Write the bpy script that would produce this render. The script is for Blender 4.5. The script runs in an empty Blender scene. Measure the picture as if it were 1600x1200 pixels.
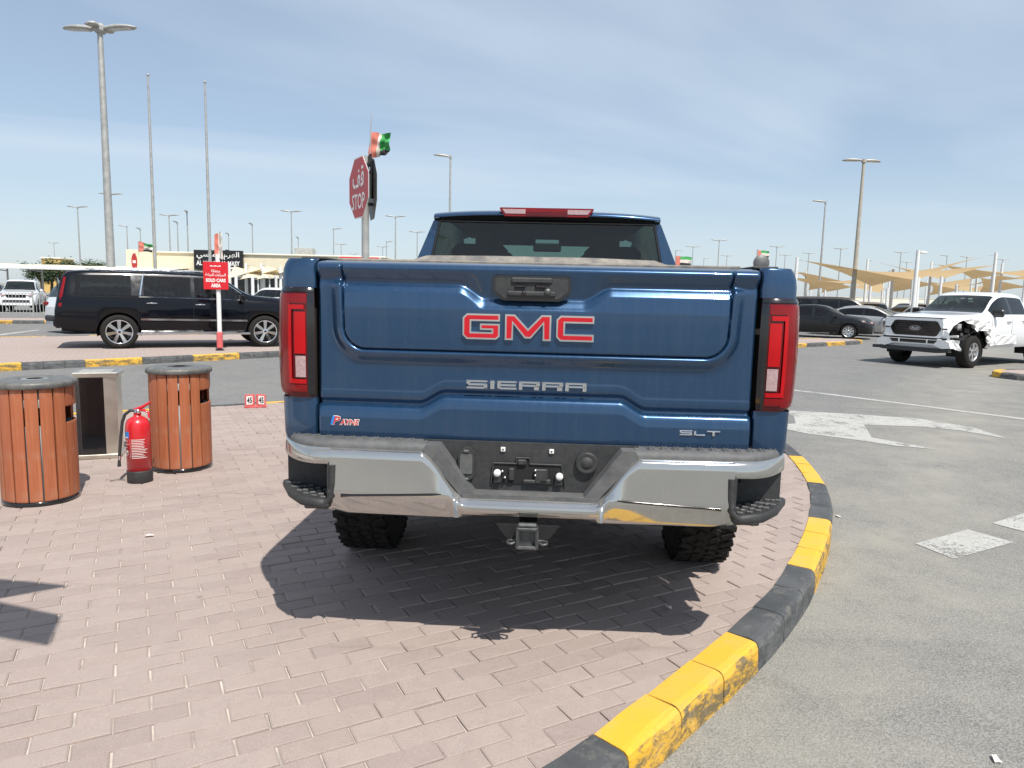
import bpy, math, random
import numpy as np
from mathutils import Vector, Matrix

# ---------------------------------------------------------------- camera, sky, sun, exposure
SC = bpy.context.scene
COL = SC.collection
PI = math.pi
R = math.radians
EYE = 1.48            # camera height above the near pavement (pavement z = 0, road z = -0.13)
FOC, PITCH, ROLL = 1110.0, R(7.2), R(1.35)
_fw = np.array([0, math.cos(PITCH), -math.sin(PITCH)])
_dn0 = np.array([0, -math.sin(PITCH), -math.cos(PITCH)])
_rt = math.cos(ROLL) * np.array([1.0, 0, 0]) - math.sin(ROLL) * _dn0
_dn = math.sin(ROLL) * np.array([1.0, 0, 0]) + math.cos(ROLL) * _dn0
cam = bpy.data.cameras.new('camera')
cam.sensor_width = 36.0
cam.lens = FOC / 1600 * 36
cam.clip_start, cam.clip_end = 0.05, 6000
camo = bpy.data.objects.new('camera', cam)
COL.objects.link(camo)
camo.matrix_world = Matrix(((_rt[0], -_dn[0], -_fw[0], 0), (_rt[1], -_dn[1], -_fw[1], 0),
                            (_rt[2], -_dn[2], -_fw[2], EYE), (0, 0, 0, 1)))
SC.camera = camo

SUN = Vector((0.27, -0.55, 1.0)).normalized()      # towards the sun: behind and right of the camera
SUN_EL = math.asin(SUN.z)
SUN_AZ = math.atan2(SUN.x, SUN.y)
sl = bpy.data.lights.new('sun', 'SUN')
sl.energy, sl.angle, sl.color = 5.0, R(0.53), (1.0, 0.955, 0.89)
so = bpy.data.objects.new('sun', sl)
COL.objects.link(so)
so.rotation_euler = SUN.to_track_quat('Z', 'Y').to_euler()
so.location = (0, 0, 40)

world = bpy.data.worlds.new('World')
SC.world = world
world.use_nodes = True
wn, wl = world.node_tree.nodes, world.node_tree.links
wn.clear()
sky = wn.new('ShaderNodeTexSky')
sky.sky_type = 'NISHITA'
sky.sun_disc = False
sky.sun_elevation, sky.sun_rotation = SUN_EL, SUN_AZ
sky.altitude, sky.air_density, sky.dust_density, sky.ozone_density = 0, 1.0, 0.7, 1.8
tc = wn.new('ShaderNodeTexCoord')
sep = wn.new('ShaderNodeSeparateXYZ')
wl.new(tc.outputs['Generated'], sep.inputs[0])
zmax = wn.new('ShaderNodeMath'); zmax.operation = 'MAXIMUM'; zmax.inputs[1].default_value = 0.06
wl.new(sep.outputs['Z'], zmax.inputs[0])
dvx = wn.new('ShaderNodeMath'); dvx.operation = 'DIVIDE'
dvy = wn.new('ShaderNodeMath'); dvy.operation = 'DIVIDE'
wl.new(sep.outputs['X'], dvx.inputs[0]); wl.new(zmax.outputs[0], dvx.inputs[1])
wl.new(sep.outputs['Y'], dvy.inputs[0]); wl.new(zmax.outputs[0], dvy.inputs[1])
cmb = wn.new('ShaderNodeCombineXYZ')
wl.new(dvx.outputs[0], cmb.inputs[0]); wl.new(dvy.outputs[0], cmb.inputs[1])
mp = wn.new('ShaderNodeMapping')
mp0 = wn.new('ShaderNodeMapping'); mp0.inputs['Rotation'].default_value = (0, 0, R(-31))
wl.new(cmb.outputs[0], mp0.inputs[0])
mp.inputs['Scale'].default_value = (0.20, 0.40, 1)
mp.inputs['Location'].default_value = (4.2, 0.5, 0)
wl.new(mp0.outputs[0], mp.inputs[0])
cn = wn.new('ShaderNodeTexNoise')
cn.inputs['Scale'].default_value = 0.75; cn.inputs['Detail'].default_value = 5
cn.inputs['Roughness'].default_value = 0.5; cn.inputs['Distortion'].default_value = 0.5
wl.new(mp.outputs[0], cn.inputs['Vector'])
cr = wn.new('ShaderNodeValToRGB')
cr.color_ramp.elements[0].position = 0.46; cr.color_ramp.elements[0].color = (0, 0, 0, 1)
cr.color_ramp.elements[1].position = 0.72; cr.color_ramp.elements[1].color = (1, 1, 1, 1)
wl.new(cn.outputs['Fac'], cr.inputs[0])
cf = wn.new('ShaderNodeMath'); cf.operation = 'MULTIPLY_ADD'
cf.inputs[1].default_value = 0.62; cf.inputs[2].default_value = 0.34     # thin veil everywhere, denser in the streaks
hz = wn.new('ShaderNodeMapRange'); hz.inputs['From Min'].default_value = 0.04; hz.inputs['From Max'].default_value = 0.20; hz.interpolation_type = 'SMOOTHSTEP'
wl.new(sep.outputs['Z'], hz.inputs['Value'])
cx_ = wn.new('ShaderNodeMath'); cx_.operation = 'MULTIPLY'
wl.new(cr.outputs[0], cx_.inputs[0]); wl.new(hz.outputs[0], cx_.inputs[1])
wl.new(cx_.outputs[0], cf.inputs[0])
cm = wn.new('ShaderNodeMix'); cm.data_type = 'RGBA'
wl.new(cf.outputs[0], cm.inputs['Factor'])
wl.new(sky.outputs[0], cm.inputs['A'])
cm.inputs['B'].default_value = (5.3, 6.2, 7.15, 1)
bg = wn.new('ShaderNodeBackground'); bg.inputs['Strength'].default_value = 0.115
wo = wn.new('ShaderNodeOutputWorld')
inv = wn.new('ShaderNodeMath'); inv.operation = 'MULTIPLY_ADD'; inv.inputs[1].default_value = -0.26; inv.inputs[2].default_value = 0.26   # hazier towards the horizon all round
wl.new(hz.outputs[0], inv.inputs[0])
tot = wn.new('ShaderNodeMath'); tot.operation = 'ADD'; tot.use_clamp = True
wl.new(cf.outputs[0], tot.inputs[0]); wl.new(inv.outputs[0], tot.inputs[1])
wl.new(tot.outputs[0], cm.inputs['Factor'])
wl.new(cm.outputs['Result'], bg.inputs[0]); wl.new(bg.outputs[0], wo.inputs[0])

vs = SC.view_settings
vs.view_transform = 'Standard'; vs.look = 'None'; vs.gamma = 1.0; vs.exposure = 0.14
try: vs.use_curve_mapping = False
except Exception: pass
SC.cycles.max_bounces = 8; SC.cycles.transparent_max_bounces = 16
SC.cycles.use_denoising = True

rng = random.Random(11)
nrg = np.random.default_rng(5)

# ---------------------------------------------------------------- helpers
def ray(px, py): return _fw + _rt * (px - 800) / FOC + _dn * (py - 600) / FOC
def gnd(px, py, z=0.0):
    d = ray(px, py); return np.array([0, 0, EYE]) + d * ((z - EYE) / d[2])
def at(px, py, Y):
    d = ray(px, py); return np.array([0, 0, EYE]) + d * (Y / d[1])

def prop(o, label=None, cat=None, group=None, kind=None):
    if label: o['label'] = label
    if cat: o['category'] = cat
    if group: o['group'] = group
    if kind: o['kind'] = kind
    return o

def empty(name, loc=(0, 0, 0), rz=0.0, label=None, cat=None, group=None):
    o = bpy.data.objects.new(name, None)
    o.empty_display_size = 0.2
    COL.objects.link(o); o.location = loc; o.rotation_euler = (0, 0, rz)
    return prop(o, label, cat, group)

class MB:
    """collects faces; build() links them as one mesh object"""
    def __init__(s): s.v = []; s.f = []; s.m = []; s.sm = []
    def add(s, vs, fs, m=0, smooth=False):
        b = len(s.v); s.v += [tuple(map(float, p)) for p in vs]
        for f in fs: s.f.append(tuple(b + i for i in f)); s.m.append(m); s.sm.append(smooth)
        return s
    def box(s, c, d, m=0, bev=0.0, rz=0.0, tilt=None):
        x, y, z = d[0] / 2, d[1] / 2, d[2] / 2
        if bev <= 0:
            vs = [(i * x, j * y, k * z) for k in (-1, 1) for j in (-1, 1) for i in (-1, 1)]
            fs = [(0, 2, 3, 1), (4, 5, 7, 6), (0, 1, 5, 4), (2, 6, 7, 3), (0, 4, 6, 2), (1, 3, 7, 5)]
        else:
            b = min(bev, x * .95, y * .95, z * .95)
            vs = []; idx = {}
            for i in (-1, 1):
                for j in (-1, 1):
                    for k in (-1, 1):
                        for a in range(3):
                            p = [i * (x - b), j * (y - b), k * (z - b)]
                            p[a] = (i * x, j * y, k * z)[a]
                            idx[i, j, k, a] = len(vs); vs.append(tuple(p))
            fs = []
            for a in range(3):
                o = [q for q in range(3) if q != a]
                for sg in (-1, 1):
                    q = []
                    for (u, w) in ((-1, -1), (1, -1), (1, 1), (-1, 1)):
                        t = [0, 0, 0]; t[a] = sg; t[o[0]] = u; t[o[1]] = w
                        q.append(idx[t[0], t[1], t[2], a])
                    fs.append(tuple(q))
            for a in range(3):           # edges along axis a
                o = [q for q in range(3) if q != a]
                for u in (-1, 1):
                    for w in (-1, 1):
                        t0 = [0, 0, 0]; t0[o[0]] = u; t0[o[1]] = w
                        t1 = list(t0); t0[a] = -1; t1[a] = 1
                        fs.append((idx[(*t0, o[0])], idx[(*t1, o[0])], idx[(*t1, o[1])], idx[(*t0, o[1])]))
            for i in (-1, 1):
                for j in (-1, 1):
                    for k in (-1, 1): fs.append((idx[i, j, k, 0], idx[i, j, k, 1], idx[i, j, k, 2]))
        M = Matrix.Translation(c) @ Matrix.Rotation(rz, 4, 'Z')
        if tilt: M = M @ Matrix.Rotation(tilt[1], 4, tilt[0])
        return s.add([M @ Vector(p) for p in vs], fs, m)
    def prism(s, poly, axis, a0, a1, m=0, smooth=False):
        """extrude a 2-D polygon along axis (0,1,2) from a0 to a1"""
        n = len(poly); o = [q for q in range(3) if q != axis]
        vs = []
        for a in (a0, a1):
            for p in poly:
                t = [0, 0, 0]; t[axis] = a; t[o[0]] = p[0]; t[o[1]] = p[1]; vs.append(t)
        fs = [tuple(range(n))[::-1], tuple(range(n, 2 * n))]
        s.add(vs, fs, m)
        return s.add(vs, [(i, (i + 1) % n, n + (i + 1) % n, n + i) for i in range(n)], m, smooth)
    def tube(s, path, r, n=8, m=0, cap=True, smooth=True):
        P = [Vector(p) for p in path]; rs = r if hasattr(r, '__len__') else [r] * len(P)
        vs = []; up = None
        for i, p in enumerate(P):
            d = (P[min(i + 1, len(P) - 1)] - P[max(i - 1, 0)]).normalized()
            if up is None:
                up = Vector((0, 0, 1)) if abs(d.z) < .9 else Vector((1, 0, 0))
            a = d.cross(up).normalized(); b = a.cross(d).normalized(); up = b
            for k in range(n):
                t = 2 * PI * k / n; vs.append(p + (a * math.cos(t) + b * math.sin(t)) * rs[i])
        fs = [(i * n + k, i * n + (k + 1) % n, (i + 1) * n + (k + 1) % n, (i + 1) * n + k) for i in range(len(P) - 1) for k in range(n)]
        s.add(vs, fs, m, smooth)
        if cap:
            s.add(vs[:n], [tuple(range(n))], m); s.add(vs[-n:], [tuple(range(n))[::-1]], m)
        return s
    def lathe(s, prof, n=24, axis=2, c=(0, 0, 0), m=0, smooth=True, sx=1.0, sy=1.0, close=False):
        o = [q for q in range(3) if q != axis]; vs = []
        for (r, h) in prof:
            for k in range(n):
                t = 2 * PI * k / n; p = list(c)
                p[o[0]] += r * math.cos(t) * sx; p[o[1]] += r * math.sin(t) * sy; p[axis] += h; vs.append(p)
        np_ = len(prof)
        fs = [(i * n + k, i * n + (k + 1) % n, (i + 1) % np_ * n + (k + 1) % n, (i + 1) % np_ * n + k)
              for i in range(np_ if close else np_ - 1) for k in range(n)]
        return s.add(vs, fs, m, smooth)
    def grid(s, P, m=0, smooth=True, keep=None, wrap=False):
        """P: array [i][j] of 3-D points"""
        a, b = len(P), len(P[0]); vs = [q for r_ in P for q in r_]
        fs = [(i * b + j, i * b + (j + 1) % b, (i + 1) * b + (j + 1) % b, (i + 1) * b + j)
              for i in range(a - 1) for j in range(b if wrap else b - 1) if keep is None or keep(i, j)]
        used = sorted({q for f in fs for q in f}); mp_ = {q: k for k, q in enumerate(used)}
        return s.add([vs[q] for q in used], [tuple(mp_[q] for q in f) for f in fs], m, smooth)
    def mesh(s, name, mats, weld=False):
        me = bpy.data.meshes.new(name)
        me.from_pydata(s.v, [], s.f)
        for mt in (mats if isinstance(mats, (list, tuple)) else [mats]): me.materials.append(mt)
        me.polygons.foreach_set('material_index', s.m)
        me.polygons.foreach_set('use_smooth', s.sm)
        me.update()
        return me
    def build(s, name, mats, parent=None, label=None, cat=None, group=None, kind=None, loc=None, rz=None, fix=True):
        me = s.mesh(name, mats)
        if fix:
            import bmesh
            bm = bmesh.new(); bm.from_mesh(me); bmesh.ops.recalc_face_normals(bm, faces=bm.faces); bm.to_mesh(me); bm.free()
        o = bpy.data.objects.new(name, me); COL.objects.link(o)
        if parent: o.parent = parent
        if loc is not None: o.location = loc
        if rz is not None: o.rotation_euler = (0, 0, rz)
        return prop(o, label, cat, group, kind)

def inst(name, me, parent=None, loc=(0, 0, 0), rz=0.0, rot=None):
    o = bpy.data.objects.new(name, me); COL.objects.link(o)
    o.parent = parent; o.location = loc; o.rotation_euler = rot or (0, 0, rz)
    return o

def copy_tree(o, parent=None):
    c = o.copy(); COL.objects.link(c); c.parent = parent
    for ch in list(o.children): copy_tree(ch, c)
    return c

def text_mesh(s, h, width=None, bold=0.0, shear=0.0, depth=0.003, space=1.0, res=2):
    """built-in font text as vertices/faces in XY, centred, cap height about h"""
    cu = bpy.data.curves.new('t', 'FONT'); cu.body = s; cu.resolution_u = res
    cu.offset = bold; cu.shear = shear; cu.extrude = 0.0; cu.space_character = space
    o = bpy.data.objects.new('t', cu); COL.objects.link(o)
    dg = bpy.context.evaluated_depsgraph_get(); dg.update()
    me = bpy.data.meshes.new_from_object(o.evaluated_get(dg))
    vs = np.array([v.co[:] for v in me.vertices]).reshape(-1, 3); fs = [tuple(p.vertices) for p in me.polygons]
    bpy.data.objects.remove(o); bpy.data.curves.remove(cu); bpy.data.meshes.remove(me)
    lo, hi = vs.min(0), vs.max(0); vs = vs - (lo + hi) / 2
    sy = h / (hi[1] - lo[1]); sx = (width / (hi[0] - lo[0])) if width else sy
    vs[:, 0] *= sx; vs[:, 1] *= sy
    return vs, fs
def put_text(mb, s, h, origin, ux, uy, width=None, m=0, **k):
    vs, fs = text_mesh(s, h, width, **k)
    ux, uy, o = Vector(ux), Vector(uy), Vector(origin)
    mb.add([o + ux * p[0] + uy * p[1] for p in vs], fs, m)

# ---------------------------------------------------------------- materials
def nodes(name):
    m = bpy.data.materials.new(name); m.use_nodes = True
    nt = m.node_tree; return m, nt.nodes, nt.links, nt.nodes['Principled BSDF']
def ramp(n, l, src, stops):
    r_ = n.new('ShaderNodeValToRGB'); e = r_.color_ramp.elements
    while len(e) < len(stops): e.new(0.5)
    for el, (p, c) in zip(e, stops):
        el.position = p; el.color = (*c, 1) if len(c) == 3 else c
    l.new(src, r_.inputs[0]); return r_.outputs[0]
def noise(n, l, vec, scale, detail=4, rough=0.55, dist=0.0):
    t = n.new('ShaderNodeTexNoise'); t.inputs['Scale'].default_value = scale; t.inputs['Detail'].default_value = detail
    t.inputs['Roughness'].default_value = rough; t.inputs['Distortion'].default_value = dist
    if vec is not None: l.new(vec, t.inputs['Vector'])
    return t.outputs['Fac']
def mixc(n, l, fac, a, b, mode='MIX'):
    t = n.new('ShaderNodeMix'); t.data_type = 'RGBA'; t.blend_type = mode
    for k, v in (('Factor', fac), ('A', a), ('B', b)):
        s = t.inputs[k]
        if isinstance(v, (int, float)): s.default_value = v
        elif isinstance(v, tuple): s.default_value = (*v, 1) if len(v) == 3 else v
        else: l.new(v, s)
    return t.outputs['Result']
def math_(n, l, op, a, b=None, clamp=False):
    t = n.new('ShaderNodeMath'); t.operation = op; t.use_clamp = clamp
    for k, v in ((0, a), (1, b)):
        if v is None: continue
        if isinstance(v, (int, float)): t.inputs[k].default_value = v
        else: l.new(v, t.inputs[k])
    return t.outputs[0]
def bump(n, l, b, h, strength=0.3, dist=0.01):
    t = n.new('ShaderNodeBump'); t.inputs['Strength'].default_value = strength; t.inputs['Distance'].default_value = dist
    l.new(h, t.inputs['Height']); l.new(t.outputs[0], b.inputs['Normal'])
def obj_co(n): return n.new('ShaderNodeTexCoord').outputs['Object']
def pos_co(n): return n.new('ShaderNodeNewGeometry').outputs['Position']
def scaled(n, l, vec, sc):
    t = n.new('ShaderNodeMapping'); t.inputs['Scale'].default_value = sc; l.new(vec, t.inputs[0]); return t.outputs[0]

def plain(name, col, rough=0.5, metal=0.0, coat=0.0, var=0.12, scale=6.0, bmp=0.0, bscale=60.0, dust=0.0, spec=None):
    m, n, l, b = nodes(name)
    v = obj_co(n); f = noise(n, l, v, scale)
    lo = tuple(c * (1 - var) for c in col); hi = tuple(min(1, c * (1 + var)) for c in col)
    c = ramp(n, l, f, [(0.3, lo), (0.7, hi)])
    if dust:
        g = noise(n, l, v, scale * 2.3, 6, 0.65)
        fac = math_(n, l, 'MULTIPLY', ramp(n, l, g, [(0.35, (0, 0, 0)), (0.75, (1, 1, 1))]), dust)
        c = mixc(n, l, fac, c, (0.42, 0.37, 0.30))
    l.new(c, b.inputs['Base Color'])
    r_ = ramp(n, l, f, [(0.2, (max(rough - .06, 0),) * 3), (0.8, (min(rough + .08, 1),) * 3)])
    l.new(r_, b.inputs['Roughness'])
    b.inputs['Metallic'].default_value = metal; b.inputs['Coat Weight'].default_value = coat
    b.inputs['Coat Roughness'].default_value = 0.05
    if spec is not None: b.inputs['Specular IOR Level'].default_value = spec
    if bmp: bump(n, l, b, noise(n, l, v, bscale, 3), bmp, 0.004)
    return m

def carpaint(name, col, dust=0.12, metal=0.35, streak=True, rough=0.32, coat=1.0, spec=.5):
    m, n, l, b = nodes(name)
    v = obj_co(n)
    fl = noise(n, l, v, 900, 1)
    c = mixc(n, l, fl, tuple(x * 0.85 for x in col), tuple(min(1, x * 1.2) for x in col))
    s1 = noise(n, l, scaled(n, l, v, (34, 34, 1.3)), 1.0, 6, 0.72)      # rain-washed dust, runs down the panels
    s2 = noise(n, l, v, 2.2, 5, 0.6)
    f = math_(n, l, 'MULTIPLY', ramp(n, l, s1, [(0.42, (0, 0, 0)), (0.8, (1, 1, 1))]), ramp(n, l, s2, [(0.25, (.35,) * 3), (0.8, (1, 1, 1))]))
    sp = ramp(n, l, noise(n, l, v, 140, 4, .75), [(.60, (0, 0, 0)), (.70, (1, 1, 1))])       # water spots and grit
    f = math_(n, l, 'ADD', math_(n, l, 'MULTIPLY', f, dust if streak else dust * .5), math_(n, l, 'MULTIPLY', sp, dust * .9))
    c = mixc(n, l, f, c, (0.46, 0.43, 0.38))
    l.new(c, b.inputs['Base Color'])
    l.new(math_(n, l, 'ADD', math_(n, l, 'MULTIPLY', f, 1.2), rough), b.inputs['Roughness'])
    b.inputs['Metallic'].default_value = metal
    b.inputs['Coat Weight'].default_value = coat; b.inputs['Specular IOR Level'].default_value = spec
    l.new(math_(n, l, 'ADD', math_(n, l, 'MULTIPLY', f, .8), .035), b.inputs['Coat Roughness'])
    return m

def glass(name, tint, refl=1.0, dirt=0.05):
    m, n, l, b = nodes(name)
    n.remove(b)
    out = n['Material Output']
    tr = n.new('ShaderNodeBsdfTransparent'); tr.inputs[0].default_value = (*tint, 1)
    gl = n.new('ShaderNodeBsdfGlossy'); gl.inputs['Roughness'].default_value = 0.02
    gl.inputs[0].default_value = (refl, refl, refl, 1)
    fr = n.new('ShaderNodeFresnel')          # thin pane: the same reflectance from both sides
    bf = n.new('ShaderNodeNewGeometry').outputs['Backfacing']
    l.new(math_(n, l, 'SUBTRACT', 1.52, math_(n, l, 'MULTIPLY', bf, 1.52 - 1 / 1.52)), fr.inputs[0])
    ms = n.new('ShaderNodeMixShader'); l.new(fr.outputs[0], ms.inputs[0]); l.new(tr.outputs[0], ms.inputs[1]); l.new(gl.outputs[0], ms.inputs[2])
    df = n.new('ShaderNodeBsdfDiffuse'); df.inputs[0].default_value = (0.5, 0.46, 0.4, 1)
    v = obj_co(n)
    d = noise(n, l, scaled(n, l, v, (14, 14, 3)), 1.0, 6, 0.7)
    fac = math_(n, l, 'MULTIPLY', ramp(n, l, d, [(0.4, (0.15,) * 3), (0.8, (1, 1, 1))]), dirt)
    m2 = n.new('ShaderNodeMixShader'); l.new(fac, m2.inputs[0]); l.new(ms.outputs[0], m2.inputs[1]); l.new(df.outputs[0], m2.inputs[2])
    l.new(m2.outputs[0], out.inputs[0])
    return m

M = {}
M['blue'] = carpaint('blue_paint', (0.0155, 0.059, 0.135), 0.05, 0.55, rough=.24)
M['black_paint'] = carpaint('black_paint', (0.0025, 0.003, 0.006), 0.004, 0.0, rough=.25, coat=.55, spec=.1)
M['white_paint'] = carpaint('white_paint', (0.76, 0.77, 0.78), 0.10, 0.0)
M['white_dirty'] = carpaint('dirty_white_paint', (0.74, 0.74, 0.73), 0.30, 0.0, rough=.4)
M['charcoal_paint'] = carpaint('charcoal_paint', (0.006, 0.0065, 0.008), 0.05, 0.1, coat=.6, spec=.2)
M['silver_paint'] = carpaint('silver_paint', (0.45, 0.44, 0.43), 0.2, 0.6)
M['brown_paint'] = carpaint('brown_paint', (0.035, 0.028, 0.025), 0.35, 0.3)
M['red_paint'] = carpaint('red_paint', (0.3, 0.02, 0.02), 0.2, 0.2)
M['navy_paint'] = carpaint('navy_paint', (0.02, 0.03, 0.06), 0.2, 0.3)
M['chrome'] = None
M['chrome_clean'] = plain('polished_chrome', (0.85, 0.85, 0.86), 0.08, 1.0, var=.02)
M['alloy'] = plain('alloy', (0.62, 0.62, 0.62), 0.3, 0.85, var=.08)
M['steel'] = plain('brushed_steel', (0.62, 0.58, 0.50), 0.32, 0.9, var=.12)
M['galv'] = plain('galvanised_steel', (0.40, 0.40, 0.38), 0.55, 0.35, var=.15)
M['pole_tan'] = plain('tan_pole_paint', (0.42, 0.38, 0.31), 0.6, 0.1, var=.1)
M['white_metal'] = plain('white_powder_coat', (0.76, 0.76, 0.74), 0.45, 0.0, var=.06)
M['lamp_glass'] = plain('luminaire_glass', (0.5, 0.52, 0.52), 0.15, 0.0, var=.05)
M['tyre'] = plain('tyre_rubber', (0.014, 0.0135, 0.013), 0.85, var=.25, scale=20, bmp=.3, dust=.05, spec=.2)
M['black_plastic'] = plain('black_plastic', (0.028, 0.029, 0.031), 0.55, var=.2, scale=25, bmp=.25, bscale=300, dust=.05)
M['grey_plastic'] = plain('dusty_grey_plastic', (0.085, 0.088, 0.092), 0.65, var=.2, scale=14, bmp=.3, bscale=250, dust=.14)
M['gloss_black'] = plain('gloss_black', (0.008, 0.008, 0.009), 0.12, var=.1, coat=.6)
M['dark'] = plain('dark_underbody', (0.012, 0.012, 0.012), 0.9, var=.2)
M['hitch'] = plain('hitch_steel', (0.10, 0.105, 0.105), 0.45, 0.6, var=.2, scale=30)
M['lens_red'] = plain('red_lens', (0.20, 0.001, 0.003), 0.10, coat=.3, spec=.35, var=.15, scale=12)
M['lens_dark'] = plain('smoked_red_lens', (0.10, 0.001, 0.003), 0.08, coat=.3, spec=.35, var=.2)
M['lens_bright'] = plain('bright_red_lens', (0.43, 0.002, 0.005), 0.15, coat=.25, spec=.3, var=.1)
M['lens_white'] = plain('ribbed_clear_lens', (0.42, 0.28, 0.28), 0.2, coat=1.0, var=.2, scale=90)
M['badge_red'] = plain('badge_red', (0.50, 0.004, 0.014), 0.25, coat=.2, var=.1)
M['sign_red'] = plain('sign_red', (0.50, 0.045, 0.045), 0.45, var=.12)
M['board_red'] = plain('board_red', (0.62, 0.012, 0.02), 0.5, var=.06)
M['sign_white'] = plain('sign_white', (0.80, 0.78, 0.74), 0.5, var=.04)
M['sign_black'] = plain('sign_black', (0.012, 0.012, 0.014), 0.5, var=.1)
M['sign_grey'] = plain('sign_back_grey', (0.13, 0.13, 0.13), 0.5, .3, var=.2)
M['sticker_blue'] = plain('sticker_blue', (0.03, 0.22, 0.62), 0.4, var=.05)
M['ext_red'] = plain('extinguisher_red', (0.62, 0.018, 0.026), 0.3, coat=.5, var=.1)
M['wood'] = None
M['bin_grey'] = plain('bin_lid_grey', (0.10, 0.105, 0.105), 0.5, .2, var=.2, scale=8, dust=.4)
M['cream'] = plain('cream_render', (0.74, 0.66, 0.48), 0.8, var=.06, scale=1.2)
M['cream2'] = plain('pale_cream_cladding', (0.80, 0.76, 0.64), 0.7, var=.05)
M['shade_cloth'] = plain('tan_shade_cloth', (0.50, 0.35, 0.17), 0.9, var=.08, scale=2)
def m_cloth(name, col):
    m, n, l, b = nodes(name)
    f = noise(n, l, obj_co(n), 1.5); c = ramp(n, l, f, [(.3, tuple(x * .9 for x in col)), (.7, col)])
    l.new(c, b.inputs['Base Color']); b.inputs['Roughness'].default_value = .9
    t = n.new('ShaderNodeBsdfTranslucent'); l.new(c, t.inputs[0])
    ms = n.new('ShaderNodeMixShader'); ms.inputs[0].default_value = .33; l.new(b.outputs[0], ms.inputs[1]); l.new(t.outputs[0], ms.inputs[2]); l.new(ms.outputs[0], n['Material Output'].inputs[0])
    return m
M['shade_cloth'] = m_cloth('tan_shade_cloth', (0.56, 0.40, 0.21))
M['pale_cloth'] = plain('pale_shade_cloth', (0.66, 0.57, 0.40), 0.9, var=.08, scale=2)
M['flag_green'] = plain('flag_green', (0.06, 0.36, 0.10), 0.8, var=.15)
M['flag_red'] = plain('flag_faded_red', (0.62, 0.19, 0.14), 0.8, var=.2)
M['flag_white'] = plain('flag_white', (0.75, 0.66, 0.58), 0.8, var=.1)
M['flag_black'] = plain('flag_black', (0.03, 0.03, 0.03), 0.8, var=.1)
M['number_red'] = plain('faded_red_plastic', (0.62, 0.12, 0.12), 0.5, var=.15)
M['tonneau'] = plain('dusty_vinyl', (0.13, 0.125, 0.12), 0.75, var=.15, scale=5, dust=.75)
M['seat'] = plain('seat_fabric', (0.02, 0.02, 0.022), 0.8, var=.2)
M['glass_dark'] = glass('privacy_glass', (0.05, 0.055, 0.06), 1.0, 0.02)
M['glass_rear'] = glass('rear_privacy_glass', (0.20, 0.25, 0.24), 1.0, 0.012)
M['glass_car'] = glass('tinted_glass', (0.10, 0.12, 0.12), 1.0, 0.02)
M['glass_clear'] = glass('green_windscreen', (0.55, 0.78, 0.70), 1.0, 0.03)
M['glass_shop'] = glass('shop_glass', (0.20, 0.30, 0.30), 1.0, 0.06)

def m_wood():
    m, n, l, b = nodes('orange_timber')
    v = obj_co(n); rnd = n.new('ShaderNodeObjectInfo').outputs['Random']
    g = noise(n, l, scaled(n, l, v, (60, 60, 3)), 1.0, 6, 0.6, 0.6)
    c = ramp(n, l, g, [(0.3, (0.30, 0.085, 0.032)), (0.7, (0.46, 0.155, 0.065))])
    c = mixc(n, l, math_(n, l, 'MULTIPLY', rnd, .45), c, (0.38, 0.10, 0.045))
    d = noise(n, l, v, 7, 5, .65)
    c = mixc(n, l, math_(n, l, 'MULTIPLY', ramp(n, l, d, [(.5, (0, 0, 0)), (.8, (1, 1, 1))]), .25), c, (0.45, 0.36, 0.28))
    l.new(c, b.inputs['Base Color']); b.inputs['Roughness'].default_value = 0.55
    bump(n, l, b, g, .15, .002)
    return m
M['wood'] = m_wood()

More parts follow.
